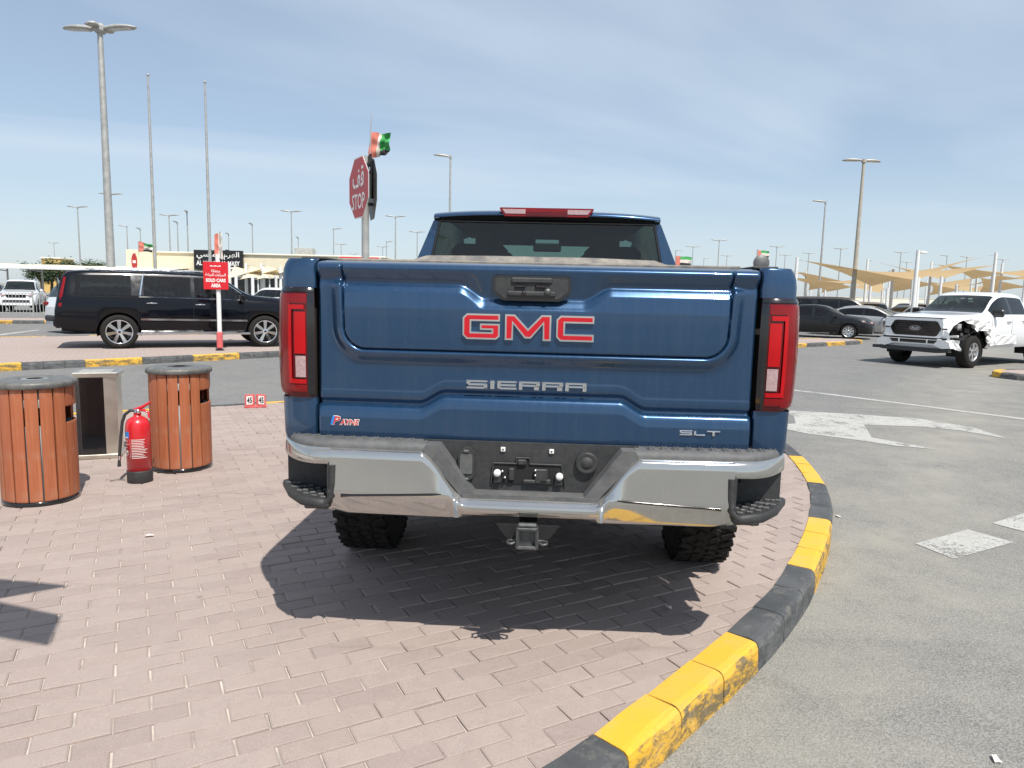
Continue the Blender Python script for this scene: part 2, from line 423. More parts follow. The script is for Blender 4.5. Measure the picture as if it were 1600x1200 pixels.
def m_asphalt():
    m, n, l, b = nodes('asphalt')
    v = pos_co(n)
    big = noise(n, l, v, 0.35, 5, .6); mid = noise(n, l, v, 2.6, 6, .65); fine = noise(n, l, v, 150, 2, .6)
    vor = n.new('ShaderNodeTexVoronoi'); vor.inputs['Scale'].default_value = 95; l.new(v, vor.inputs['Vector'])
    c = ramp(n, l, mid, [(.3, (0.135, 0.134, 0.130)), (.7, (0.19, 0.188, 0.18))])
    c = mixc(n, l, .45, c, ramp(n, l, fine, [(.38, (.015, .015, .015)), (.62, (.42, .415, .40))]))
    dk = ramp(n, l, vor.outputs['Distance'], [(0.0, (1, 1, 1)), (.28, (0, 0, 0))])
    c = mixc(n, l, math_(n, l, 'MULTIPLY', dk, .22), c, (.05, .05, .05))
    # wind-blown sand lying along the near kerb and in broad drifts
    sx = n.new('ShaderNodeSeparateXYZ'); l.new(v, sx.inputs[0])
    sand = ramp(n, l, noise(n, l, v, 0.55, 6, .62, .4), [(.42, (0, 0, 0)), (.70, (1, 1, 1))])
    dx = math_(n, l, 'SUBTRACT', sx.outputs['X'], 1.9); dy = math_(n, l, 'SUBTRACT', sx.outputs['Y'], 3.6)
    # distance from the kerb line (a diagonal) fades the drift
    dist = math_(n, l, 'ABSOLUTE', math_(n, l, 'SUBTRACT', math_(n, l, 'MULTIPLY', dx, .82), math_(n, l, 'MULTIPLY', dy, .57)))
    near = ramp(n, l, math_(n, l, 'MULTIPLY', dist, .45), [(0.05, (1, 1, 1)), (.75, (0, 0, 0))])
    f = math_(n, l, 'ADD', math_(n, l, 'MULTIPLY', sand, .14), math_(n, l, 'MULTIPLY', math_(n, l, 'MULTIPLY', near, ramp(n, l, mid, [(.3, (.35,) * 3), (.65, (1, 1, 1))])), .62), True)
    c = mixc(n, l, f, c, (0.335, 0.315, 0.265))
    # faint tyre tracks
    tr = noise(n, l, scaled(n, l, v, (.25, 2.6, 1)), 1.0, 4, .6, .5)
    c = mixc(n, l, math_(n, l, 'MULTIPLY', ramp(n, l, tr, [(.52, (0, 0, 0)), (.75, (1, 1, 1))]), .22), c, (.13, .13, .125))
    ol = ramp(n, l, noise(n, l, v, 1.1, 5, .6, .3), [(.63, (0, 0, 0)), (.75, (1, 1, 1))])
    c = mixc(n, l, math_(n, l, 'MULTIPLY', ol, .2), c, (.085, .084, .08))
    l.new(c, b.inputs['Base Color']); b.inputs['Roughness'].default_value = 0.93
    b.inputs['Specular IOR Level'].default_value = 0.2
    bump(n, l, b, math_(n, l, 'ADD', fine, math_(n, l, 'MULTIPLY', vor.outputs['Distance'], .8)), .55, .004)
    return m
M['asphalt'] = m_asphalt()

def m_sand():
    m, n, l, b = nodes('dusty_ground')
    v = pos_co(n); f = noise(n, l, v, .08, 6, .6)
    l.new(ramp(n, l, f, [(.3, (.22, .20, .17)), (.7, (.34, .30, .25))]), b.inputs['Base Color']); b.inputs['Roughness'].default_value = .95
    return m
M['sand'] = m_sand()

def m_brick(far=False):
    m, n, l, b = nodes('paver_far' if far else 'paver')
    v = pos_co(n)
    fine = noise(n, l, v, 260, 2, .6); mid = noise(n, l, v, 14, 5, .65); big = noise(n, l, v, .9, 5, .6)
    c = ramp(n, l, mid, [(.3, (0.290, 0.228, 0.200)), (.7, (0.375, 0.300, 0.264))])
    if not far:
        a = n.new('ShaderNodeAttribute'); a.attribute_name = 'tint'
        rnd = math_(n, l, 'FRACT', math_(n, l, 'ADD', a.outputs['Fac'], n.new('ShaderNodeObjectInfo').outputs['Random']))
        t = ramp(n, l, rnd, [(0, (.26, .205, .184)), (.35, (.33, .266, .234)), (.7, (.37, .302, .266)), (.93, (.33, .26, .226)), (1, (.22, .18, .166))])
        c = mixc(n, l, .55, c, t)
    c = mixc(n, l, .20, c, ramp(n, l, fine, [(.3, (.16, .13, .12)), (.7, (.66, .56, .51))]))
    st = ramp(n, l, big, [(.48, (0, 0, 0)), (.72, (1, 1, 1))])
    c = mixc(n, l, math_(n, l, 'MULTIPLY', st, .28), c, (0.40, 0.335, 0.295))
    dk = ramp(n, l, noise(n, l, v, 3.1, 6, .7), [(.60, (0, 0, 0)), (.78, (1, 1, 1))])
    c = mixc(n, l, math_(n, l, 'MULTIPLY', dk, .30), c, (0.20, 0.165, 0.155))
    # rubber scuffs and a few oil drips, with shapes of their own
    tk = noise(n, l, scaled(n, l, v, (.5, 5.5, 1)), 1.0, 5, .65, .8)
    c = mixc(n, l, math_(n, l, 'MULTIPLY', ramp(n, l, tk, [(.60, (0, 0, 0)), (.74, (1, 1, 1))]), .30), c, (.15, .125, .115))
    ov_ = n.new('ShaderNodeTexVoronoi'); ov_.inputs['Scale'].default_value = 2.3; ov_.inputs['Randomness'].default_value = 1.0; l.new(v, ov_.inputs['Vector'])
    dr = ramp(n, l, math_(n, l, 'ADD', ov_.outputs['Distance'], math_(n, l, 'MULTIPLY', mid, .06)), [(.045, (1, 1, 1)), (.075, (0, 0, 0))])
    c = mixc(n, l, math_(n, l, 'MULTIPLY', dr, .38), c, (.10, .085, .08))
    if far:
        br = n.new('ShaderNodeTexBrick'); br.inputs['Scale'].default_value = 1.0
        br.inputs['Brick Width'].default_value = .237; br.inputs['Row Height'].default_value = .1; br.inputs['Mortar Size'].default_value = .006
        mpn = n.new('ShaderNodeMapping'); mpn.inputs['Rotation'].default_value = (0, 0, R(-28)); l.new(v, mpn.inputs[0]); l.new(mpn.outputs[0], br.inputs['Vector'])
        c = mixc(n, l, math_(n, l, 'MULTIPLY', br.outputs['Fac'], .5), c, (.55, .46, .41))
    l.new(c, b.inputs['Base Color']); b.inputs['Roughness'].default_value = .9; b.inputs['Specular IOR Level'].default_value = .25
    bump(n, l, b, math_(n, l, 'ADD', fine, mid), .35, .003)
    return m
def m_chrome():
    m, n, l, b = nodes('dusty_chrome')
    v = obj_co(n)
    b.inputs['Base Color'].default_value = (.66, .655, .64, 1); b.inputs['Metallic'].default_value = 1; b.inputs['Roughness'].default_value = .09
    d = n.new('ShaderNodeBsdfDiffuse'); d.inputs[0].default_value = (.24, .235, .22, 1)
    s1 = noise(n, l, scaled(n, l, v, (70, 70, 4)), 1.0, 5, .7); s2 = noise(n, l, v, 5, 5, .6)
    f = math_(n, l, 'MULTIPLY', ramp(n, l, s1, [(.2, (.6,) * 3), (.8, (1, 1, 1))]), ramp(n, l, s2, [(.25, (.25,) * 3), (.75, (.6,) * 3)]))
    ms = n.new('ShaderNodeMixShader'); l.new(f, ms.inputs[0]); l.new(b.outputs[0], ms.inputs[1]); l.new(d.outputs[0], ms.inputs[2])
    l.new(ms.outputs[0], n['Material Output'].inputs[0])
    return m
M['chrome'] = m_chrome()
M['brick'] = m_brick(); M['brick_far'] = m_brick(True)
M['joint'] = plain('joint_sand', (0.48, 0.42, 0.37), .95, var=.35, scale=9, bmp=.4, bscale=300)

def m_kerb(name, col, under, amt):
    m, n, l, b = nodes(name)
    v = pos_co(n); g = n.new('ShaderNodeNewGeometry')
    sz = n.new('ShaderNodeSeparateXYZ'); l.new(g.outputs['Normal'], sz.inputs[0])
    side = ramp(n, l, sz.outputs['Z'], [(.45, (1, 1, 1)), (.92, (0, 0, 0))])     # traffic scuffs the exposed road side
    w = noise(n, l, scaled(n, l, v, (1, 1, 2.6)), 6, 8, .74, .6); w2 = noise(n, l, scaled(n, l, v, (1, 1, 2)), 34, 5, .7)
    worn = ramp(n, l, math_(n, l, 'ADD', math_(n, l, 'MULTIPLY', w, .7), math_(n, l, 'MULTIPLY', w2, .3)), [(.455, (0, 0, 0)), (.55, (1, 1, 1))])
    chips = ramp(n, l, noise(n, l, v, 22, 6, .7), [(.66, (0, 0, 0)), (.72, (1, 1, 1))])
    f = math_(n, l, 'ADD', math_(n, l, 'MULTIPLY', math_(n, l, 'MULTIPLY', side, worn), amt), math_(n, l, 'MULTIPLY', chips, .55), True)
    fade = noise(n, l, v, 3.5, 5, .6)
    c = mixc(n, l, ramp(n, l, fade, [(.35, (0, 0, 0)), (.75, (.35,) * 3)]), col, tuple(.55 * x + .16 for x in col))
    c = mixc(n, l, f, c, under)
    dust = ramp(n, l, noise(n, l, v, 9, 6, .7), [(.55, (0, 0, 0)), (.8, (.4,) * 3)])
    c = mixc(n, l, dust, c, (.40, .36, .29))
    l.new(c, b.inputs['Base Color']); b.inputs['Roughness'].default_value = .75
    bump(n, l, b, math_(n, l, 'ADD', w2, math_(n, l, 'MULTIPLY', noise(n, l, v, 160, 3), .5)), .5, .004)
    return m
M['kerb_yellow'] = m_kerb('kerb_yellow', (0.72, 0.40, 0.025), (0.085, 0.085, 0.07), .85)
M['kerb_black'] = m_kerb('kerb_black', (0.050, 0.053, 0.056), (0.17, 0.17, 0.165), .55)

def m_marking():
    m, n, l, b = nodes('worn_road_paint')
    v = pos_co(n)
    w = noise(n, l, v, 6, 7, .75); w2 = noise(n, l, v, 60, 3, .6)
    c = ramp(n, l, w, [(.3, (.34, .33, .305)), (.65, (.50, .49, .455))])
    c = mixc(n, l, math_(n, l, 'MULTIPLY', ramp(n, l, math_(n, l, 'ADD', math_(n, l, 'MULTIPLY', w, .6), math_(n, l, 'MULTIPLY', w2, .4)), [(.50, (0, 0, 0)), (.60, (1, 1, 1))]), .6), c, (.22, .22, .205))
    l.new(c, b.inputs['Base Color']); b.inputs['Roughness'].default_value = .85
    bump(n, l, b, w2, .4, .003)
    tr = n.new('ShaderNodeBsdfTransparent'); ms = n.new('ShaderNodeMixShader')      # paint worn through to the asphalt
    w3 = noise(n, l, v, 2.2, 8, .8)
    fl_ = ramp(n, l, math_(n, l, 'ADD', math_(n, l, 'MULTIPLY', w3, .65), math_(n, l, 'MULTIPLY', w2, .35)), [(.52, (0, 0, 0)), (.60, (.85,) * 3)])
    l.new(fl_, ms.inputs[0]); l.new(b.outputs[0], ms.inputs[1]); l.new(tr.outputs[0], ms.inputs[2]); l.new(ms.outputs[0], n['Material Output'].inputs[0])
    return m
M['marking'] = m_marking()
# ---------------------------------------------------------------- ground, road, islands
RZ = -0.13
def sheet(name, x0, x1, y0, y1, z, m, nx=1, ny=1):
    P = [[(x0 + (x1 - x0) * i / nx, y0 + (y1 - y0) * j / ny, z) for j in range(ny + 1)] for i in range(nx + 1)]
    return MB().grid(P, smooth=False).build(name, m, kind='structure', fix=False)
def face_up(o):
    me = o.data
    if me.polygons and me.polygons[0].normal.z < 0: me.flip_normals()
face_up(sheet('ground', -2500, 2500, -2500, 2500, RZ - .012, M['sand'], 4, 4))
face_up(sheet('road', -70, 90, -40, 130, RZ, M['asphalt'], 4, 4))

def resample(pts, step):
    P = [np.array(p, float) for p in pts]; out = [P[0]]; 
    d = [0.0]
    for a, b in zip(P[:-1], P[1:]): d.append(d[-1] + np.linalg.norm(b - a))
    n = max(2, int(round(d[-1] / step)) + 1); s = np.linspace(0, d[-1], n)
    X = np.array(P)
    return np.stack([np.interp(s, d, X[:, 0]), np.interp(s, d, X[:, 1])], 1)
def catmull(pts, k=8, closed=False):
    P = [np.array(p, float) for p in pts]; n = len(P); out = []
    rng_ = range(n) if closed else range(n - 1)
    for i in rng_:
        p0 = P[(i - 1) % n] if closed else P[max(i - 1, 0)]; p1 = P[i]; p2 = P[(i + 1) % n]
        p3 = P[(i + 2) % n] if closed else P[min(i + 2, n - 1)]
        for t in np.linspace(0, 1, k, endpoint=False):
            out.append(.5 * ((2 * p1) + (-p0 + p2) * t + (2 * p0 - 5 * p1 + 4 * p2 - p3) * t * t + (-p0 + 3 * p1 - 3 * p2 + p3) * t ** 3))
    if not closed: out.append(P[-1])
    return np.array(out)
def inside(p, poly):
    x, y = p; c = False; n = len(poly); j = n - 1
    for i in range(n):
        xi, yi = poly[i]; xj, yj = poly[j]
        if (yi > y) != (yj > y) and x < (xj - xi) * (y - yi) / (yj - yi) + xi: c = not c
        j = i
    return c
def poly_sheet(name, poly, z, m, parent=None, kind=None):
    from mathutils.geometry import tessellate_polygon
    tri = tessellate_polygon([[Vector((p[0], p[1], 0)) for p in poly]])
    o = MB().add([(p[0], p[1], z) for p in poly], [tuple(t) for t in tri]).build(name, m, parent, kind=kind, fix=False)
    for p in o.data.polygons:
        pass
    import bmesh
    bm = bmesh.new(); bm.from_mesh(o.data)
    for f in bm.faces:
        if f.normal.z < 0: f.normal_flip()
    bm.to_mesh(o.data); bm.free()
    return o

def offset_poly(poly, d):
    poly = [p for i, p in enumerate(poly) if math.hypot(p[0] - poly[i - 1][0], p[1] - poly[i - 1][1]) > 1e-5]
    out = []; n_ = len(poly)
    ar = sum(poly[i][0] * poly[(i + 1) % n_][1] - poly[(i + 1) % n_][0] * poly[i][1] for i in range(n_)); sg = 1 if ar > 0 else -1
    for i in range(n_):
        p0, p1, p2 = (np.array(poly[(i + k) % n_], float) for k in (-1, 0, 1))
        a = (p1 - p0) / np.linalg.norm(p1 - p0); b = (p2 - p1) / np.linalg.norm(p2 - p1)
        na, nb = np.array([a[1], -a[0]]) * sg, np.array([b[1], -b[0]]) * sg
        k = na + nb; k = k / max(np.dot(k, na), .35); out.append(tuple(p1 + k * d))
    return out
KW, KT = 0.150, 0.008          # kerb width, kerb top above the paving
def kerb_stone_mesh(a, b, na, nb, mat, top=KT, bot=RZ - .01):
    """one kerb stone between path points a,b (outer road edge) with outward normals na, nb"""
    h = top - bot; ch = .028
    prof = [(0, bot), (0.004, top - ch * 1.2), (0.012, top - ch * .45), (ch * .9, top - .003), (ch * 1.6, top), (KW, top), (KW, bot)]
    mb = MB(); rows = []
    L = np.linalg.norm(b - a); g_ = .004 / max(L, .01)
    for t in (g_, .5, 1 - g_):
        p = a + (b - a) * t; n_ = na + (nb - na) * t; n_ = n_ / np.linalg.norm(n_)
        j = [nrg.uniform(-.0025, .0025) for _ in prof]
        rows.append([(p[0] - n_[0] * (d + jj), p[1] - n_[1] * (d + jj), z + (jj if z > bot else 0)) for (d, z), jj in zip(prof, j)])
    mb.grid(rows, smooth=False, wrap=True)
    k = len(prof)
    mb.add(rows[0], [tuple(range(k))]); mb.add(rows[-1], [tuple(range(k))[::-1]])
    return mb
def kerb_line(path, parent, pattern, start=0):
    """pattern: function stone index -> 'kerb_yellow' / 'kerb_black'; path outer edge, road on its right side"""
    P = resample(path, .35); N = []
    for i in range(len(P)):
        d = P[min(i + 1, len(P) - 1)] - P[max(i - 1, 0)]; d = d / np.linalg.norm(d); N.append(np.array([d[1], -d[0]]))
    for i in range(len(P) - 1):
        mb = kerb_stone_mesh(P[i], P[i + 1], N[i], N[i + 1], None)
        # sand joint between the stones
        o = mb.build('kerb_stone', M[pattern(i)], parent)
        fl = 'yellow painted kerb stone' if pattern(i) == 'kerb_yellow' else 'black painted kerb stone'
        o['label'] = fl
    return P, N

# near island: outer kerb edge, anticlockwise (road on the right-hand side)
near_right = catmull([(-4.6, -.9), (-3.2, -.25), (-2.05, .42), (-.98, .90), (-.30, 1.46), (.235, 1.96), (.425, 2.15), (.78, 2.55), (1.12, 2.94), (1.47, 3.4), (1.73, 3.81),
                      (2.0, 4.28), (2.19, 4.66), (2.40, 5.12), (2.63, 5.80), (2.85, 6.85), (2.93, 7.8), (2.86, 8.8), (2.6, 9.7), (2.1, 10.5), (1.3, 11.05), (.4, 11.2), (-.6, 10.95)], 8)
far_left = np.array([(-.6, 10.95), (-1.6, 10.42), (-3.1, 9.3), (-4.78, 8.27), (-5.65, 7.72), (-9, 5.7), (-14, 2.7)])
isl_poly = np.vstack([near_right, far_left[1:], [(-14, -6), (-7, -3.0)]])
pavement = poly_sheet('pavement', offset_poly([tuple(p) for p in isl_poly], -.06), -.0092, M['joint'], kind='structure')
# inset so that the sand bed stays behind the kerb faces is not needed: the bed lies lower than the kerb top
# side wall under the sand bed is closed by the kerb stones
s_near = .0
Pk = resample(near_right, .35)
# paint breaks measured along the kerb
def arc_of(pt):
    return int(np.argmin(np.linalg.norm(Pk - np.array(pt), axis=1)))
brk = [arc_of(p) for p in ((.41, 2.17), (1.12, 2.94), (1.73, 3.81), (2.19, 4.66), (2.62, 5.78), (2.85, 6.80))]
def pat_near(i):
    if i < brk[0]: return 'kerb_black' if (brk[0] - 1 - i) // 3 % 2 == 0 else 'kerb_yellow'
    for k in range(5):
        if i < brk[k + 1]: return 'kerb_yellow' if k % 2 == 0 else 'kerb_black'
    return 'kerb_black' if (i - brk[5]) // 3 % 2 == 0 else 'kerb_yellow'
kerb_line(near_right, pavement, pat_near)
kerb_line(far_left[:6], pavement, lambda i: 'kerb_yellow' if (i // 3) % 2 == 0 else 'kerb_black')

# paving bricks: running bond, rows at 28 degrees
BL, BW, JT = 0.237, 0.100, 0.006
ang = R(28.0); bu = np.array([math.cos(ang), math.sin(ang)]); bv = np.array([-math.sin(ang), math.cos(ang)])
mid_edge = []
full = np.vstack([near_right, far_left[1:]])
fr_ = resample(full, .12)
tang = np.gradient(fr_, axis=0); tang /= np.linalg.norm(tang, axis=1)[:, None]
nout = np.stack([tang[:, 1], -tang[:, 0]], 1)
clip_p = fr_ - nout * .09
def clip_poly(poly, p, n_):
    out = []
    for i in range(len(poly)):
        a, b = poly[i], poly[(i + 1) % len(poly)]
        da, db = np.dot(a - p, n_), np.dot(b - p, n_)
        if da <= 0: out.append(a)
        if (da < 0 < db) or (db < 0 < da): out.append(a + (b - a) * (da / (da - db)))
    return out
def brick_mb(poly, mb=None, z=0.0, bev=.006, dz=(0, 0), thick=.016):
    mb = mb or MB(); n_ = len(poly); c = sum(poly) / n_
    def zz(p): return z + dz[0] * (p[0] - c[0]) + dz[1] * (p[1] - c[1])
    top = []; ed = []; bt = []
    for p in poly:
        d = c - p; L = np.linalg.norm(d); q = p + d / L * bev * 1.4
        top.append((q[0], q[1], zz(q))); ed.append((p[0], p[1], zz(p) - .0038)); bt.append((p[0], p[1], -thick))
    k = len(poly)
    fs = [tuple(range(k))]
    for i in range(k):
        j = (i + 1) % k
        fs += [(k + i, k + j, j, i), (2 * k + i, 2 * k + j, k + j, k + i)]
    mb.add(top + ed + bt, fs)
    return mb
bricks = []
xs_lo, xs_hi = -9.0, 3.1
for r_ in range(-60, 160):
    for q in range(-60, 60):
        cpt = bu * ((q + (.5 if r_ % 2 else 0)) * BL) + bv * (r_ * BW)
        if not (-8.2 < cpt[0] < 3.05 and 1.0 < cpt[1] < 11.4): continue
        if abs(cpt[0] + .1) > 1.0 * (cpt[1] + 1.0): continue
        if not inside(cpt, isl_poly):
            dmin = np.min(np.linalg.norm(clip_p - cpt, axis=1))
            if dmin > .16: continue
        hl, hw_ = (BL - JT) / 2, (BW - JT) / 2
        poly = [cpt + bu * a * hl + bv * b * hw_ for a, b in ((-1, -1), (1, -1), (1, 1), (-1, 1))]
        dd = np.linalg.norm(clip_p - cpt, axis=1); k = int(np.argmin(dd)); cut = False
        if dd[k] < .26:
            for kk in {max(k - 1, 0), k, min(k + 1, len(clip_p) - 1)}:
                new = clip_poly(poly, clip_p[kk], nout[kk])
                if len(new) != len(poly) or any(np.linalg.norm(a - b) > 1e-6 for a, b in zip(new, poly)): cut = True
                poly = new
                if len(poly) < 3: break
        if len(poly) < 3: continue
        area = .5 * abs(sum(poly[i][0] * poly[(i + 1) % len(poly)][1] - poly[(i + 1) % len(poly)][0] * poly[i][1] for i in range(len(poly))))
        if area < 4e-4: continue
        v = np.array([cpt[0], cpt[1], -EYE]); zc = v @ _fw
        px, py = 800 + FOC * (v @ _rt) / zc, 600 + FOC * (v @ _dn) / zc
        vis = -40 < px < 1640 and 600 < py < 1225
        bricks.append((zc if vis else zc + 100, cpt, poly, cut, vis))
bricks.sort(key=lambda b: b[0])
full_poly = [bu * a * (BL - JT) / 2 + bv * b * (BW - JT) / 2 for a, b in ((-1, -1), (1, -1), (1, 1), (-1, 1))]
def tinted(me, val):
    a = me.attributes.new('tint', 'FLOAT', 'FACE'); a.data.foreach_set('value', [val] * len(me.polygons) if not hasattr(val, '__len__') else val)
variants = []
for k in range(8):
    jit = [p + np.array([nrg.uniform(-.0018, .0018), nrg.uniform(-.0018, .0018)]) for p in full_poly]
    me = brick_mb(jit, z=0, dz=(nrg.uniform(-.02, .02), nrg.uniform(-.02, .02)), bev=.005).mesh('paving_brick', M['brick']); tinted(me, 0.0)
    variants.append(me)
rest = MB(); tints = []
for i, (_, cpt, poly, cut, vis) in enumerate(bricks):
    z = rng.uniform(-.0022, .0022)
    if i < 300:
        if cut:
            me = brick_mb([p - cpt for p in poly]).mesh('paving_brick', M['brick']); tinted(me, 0.0)
        else: me = variants[rng.randrange(8)]
        inst('paving_brick', me, pavement, (cpt[0], cpt[1], z))
    else:
        n0 = len(rest.f)
        brick_mb(poly, rest, z=z, dz=(rng.uniform(-.02, .02), rng.uniform(-.02, .02)))
        tints += [rng.random()] * (len(rest.f) - n0)
o = rest.build('paving_bricks', M['brick'], pavement, kind='stuff', fix=False); tinted(o.data, tints)
# paving beyond the built bricks (left and behind the camera): material only, flush with the bricks, never overlapping them
def far_patch(poly, name='far_paving'):
    return poly_sheet(name, poly, -.008, M['brick_far'], pavement)

def island(name, outline, kerbs, label=None):
    """outline anticlockwise polygon; kerbs: list of (path, pattern, from-index)"""
    o = poly_sheet(name, offset_poly([tuple(p) for p in outline], -.06), 0.0, M['brick_far'], kind='structure')
    for path, pt in kerbs: kerb_line(path, o, pt)
    return o
yb = lambda n, ph=0: (lambda i: 'kerb_yellow' if ((i + ph) // n) % 2 == 0 else 'kerb_black')
# island with the black SUV (left, middle distance)
fB = np.array([(-15.5, 7.2), (-12.2, 10.2), (-9.35, 12.75), (-7.6, 14.55), (-5.5, 16.85), (-3.2, 19.5), (-1.0, 21.9), (.4, 23.1), (1.2, 24.4), (1.0, 25.6), (0, 26.2)])
PB = resample(fB, .35); iy = int(np.argmin(np.linalg.norm(PB - np.array((-8.97, 13.15)), axis=1)))
bB = [(-4, 25), (-8.3, 23.2), (-12.0, 21.0), (-15.5, 18.2), (-19, 14.5)]
island('pavement', np.vstack([fB, bB]), [(fB, lambda i: 'kerb_yellow' if ((i - iy) // 3) % 2 else 'kerb_black'), (np.array([fB[-1]] + bB), yb(3))])
# island in front of the parked saloon (right)
fC = np.array([(3.0, 19.2), (6.2, 21.7), (9.84, 24.6), (12.2, 26.5), (13.3, 27.4), (13.85, 28.1), (13.9, 28.8), (13.3, 29.2), (12.3, 28.9), (9.5, 27.2)])
PC = resample(fC, .35)
island('pavement', np.vstack([fC, [(5, 24.0), (2.5, 21.5)]]), [(fC, yb(4, 1))])
# island at the right edge
fD = catmull([(22, 21.8), (17, 18.9), (13.2, 17.2), (11.6, 16.7), (11.0, 16.25), (10.9, 15.8), (11.15, 15.35), (12.2, 14.4), (14.5, 12.2), (18, 9.2)], 5)
island('pavement', np.vstack([fD, [(24, 12)]]), [(fD, yb(3, 2))])
# pavement strip behind the black SUV, in front of the white pickups
fE = np.array([(-40, 21.5), (-30, 23.0), (-22, 26.5), (-14.5, 30.8), (-9, 34.5)])
island('pavement', np.vstack([fE, [(-10.5, 36.5), (-16, 33), (-24, 28.5), (-34, 25), (-42, 24)]]), [(fE[1:4], yb(3))])

# painted marks on the road
def mark(name, poly, label=None, cat='road marking'):
    o = poly_sheet(name, poly, RZ + .004, M['marking'])
    o['kind'] = 'structure'
    return o
def gp(px, py): return tuple(gnd(px, py, RZ)[:2])
mark('road_marking', [gp(1430, 850), gp(1490, 874), gp(1584, 848), gp(1512, 828)])
mark('road_marking', [gp(1550, 818), gp(1640, 842), gp(1740, 815), gp(1640, 790)])
mark('road_marking', [gp(1200, 640), gp(1345, 648), gp(1440, 655), gp(1520, 668), gp(1575, 686), gp(1500, 673), gp(1440, 667), gp(1350, 664), gp(1362, 684), gp(1470, 703), gp(1400, 697), gp(1340, 688), gp(1262, 678), gp(1200, 665), gp(1243, 662), gp(1240, 650)])
mark('road_line', [gp(1232, 608), gp(1300, 616), gp(1420, 631), gp(1640, 659), gp(1640, 661.5), gp(1420, 633), gp(1300, 618), gp(1232, 610)])
mark('road_line', [gp(-60, 556), gp(20, 532), gp(24, 534), gp(-60, 561)])
mark('road_line', [gp(-40, 527), gp(60, 515), gp(62, 516), gp(-40, 530)])
# ---------------------------------------------------------------- blue pickup truck (x right, y forward, z up; y = 0 at the tailgate)
TR = empty('pickup_truck', (0.082, 2.83, 0), -0.050,
           'dusty blue pickup truck seen from behind, parked half on the brick paving', 'pickup truck')
def sstep(a, b, x):
    t = np.clip((x - a) / (b - a), 0, 1); return t * t * (3 - 2 * t)
def gauss(a, k, axis):
    r_ = int(3 * k); w = np.exp(-.5 * (np.arange(-r_, r_ + 1) / k) ** 2); w /= w.sum()
    pad = [(0, 0)] * a.ndim; pad[axis] = (r_, r_)
    return np.apply_along_axis(lambda v: np.convolve(v, w, 'valid'), axis, np.pad(a, pad, mode='edge'))

# --- tailgate as a pressed sheet: y(x, z)
TW, ZB, ZT = .868, .872, 1.598
gx = np.linspace(-TW, TW, 435); gz = np.linspace(ZB, ZT, 183)
X, Z = np.meshgrid(gx, gz, indexing='ij'); A = np.abs(X)
def gate_sdf(x, z):
    hx, zc_, hz, r_ = .752 + .012 * np.clip((z - 1.25) / .3, 0, 1), 1.75, .50, .085
    qx, qz = np.abs(x) - hx + r_, np.abs(z - zc_) - hz + r_
    return np.hypot(np.maximum(qx, 0), np.maximum(qz, 0)) + np.minimum(np.maximum(qx, qz), 0) - r_
D = gate_sdf(X, Z)
sH = 1 - sstep(.19, .30, A); zl = 1.512 - .052 * sH
up = 1 - sstep(.345, .455, A); zc = 1.030 + .048 * up
Y = np.full_like(X, -.044)
def prof(z, ctrl):   # ctrl: list of (z array or scalar, y) from top to bottom; returns piecewise linear
    out = np.full_like(z, ctrl[-1][1])
    for (z1, y1), (z0, y0) in zip(ctrl[:-1], ctrl[1:]):
        m_ = (z <= z1) & (z >= z0); t = (z - z0) / np.maximum(z1 - z0, 1e-6)
        out = np.where(m_, y0 + (y1 - y0) * t, out)
    return np.where(z > ctrl[0][0], ctrl[0][1], out)
inner = prof(Z, [(1.598, .03), (1.594, -.012), (1.586, -.036), (1.574, -.046), (1.560, -.043), (zl + .010, -.015), (zl, -.014), (zl - .010, -.024), (zl - .034, -.040), (1.42 + 0 * Z, -.047), (1.30, -.047), (1.20, -.044)])
dU = np.clip(D, 0, .2)
ring = np.interp(dU, [0, .004, .012, .022, .052, .075, .2], [-.043, -.047, -.049, -.045, -.024, -.021, -.021])
low = prof(Z, [(1.3, -.021), (zc + .030, -.022), (zc + .016, -.020), (zc + .003, -.004), (zc - .006, -.005), (zc - .016, -.028), (zc - .034, -.036), (zc - .06, -.040), (.91, -.039), (.885, -.034), (.872, -.012)])
outer = np.where(Z < zc + .05, low, ring)
outer = np.where(Z > 1.53, np.minimum(inner, .2) , outer)
bl = sstep(1.50, 1.535, Z); outer = ring * (1 - bl) + inner * bl; outer = np.where(Z < zc + .05, low, outer)
Yh = np.where(D < 0, inner, outer)
Yh = gauss(gauss(Yh, .75, 1), .9, 0)
Yh += .010 * (A / TW) ** 2                                   # slight barrel across the width
Yh += .016 * np.clip((A - (TW - .014)) / .014, 0, 1) ** 2    # rolled outer edge
Yh += .014 * np.exp(-(D / .0035) ** 2)                       # shut line of the inner gate
def tail_y(x, z):
    i = int(np.clip(round((x + TW) / (2 * TW) * 434), 0, 434)); j = int(np.clip(round((z - ZB) / (ZT - ZB) * 182), 0, 182)); return float(Yh[i, j])
P = [[(gx[i], Yh[i, j], gz[j]) for j in range(183)] for i in range(435)]
Dm = (D[:-1, :-1] + D[1:, 1:]) / 2
# hole for the handle
def in_handle(x, z): return abs(x + .015) < .148 and 1.458 < z < 1.548
tg = MB().grid(P, keep=lambda i, j: Dm[i, j] >= 0).build('tailgate', M['blue'], TR)
ig = MB().grid(P, keep=lambda i, j: Dm[i, j] < 0).build('inner_gate', M['blue'], tg)
for o_ in (tg, ig):
    nrm = o_.data.polygons[0].normal
    if nrm.y > 0: o_.data.flip_normals()
MB().box((0, .045, 1.235), (1.72, .05, .70), bev=.01).build('tailgate_inner_panel', M['dark'], tg)

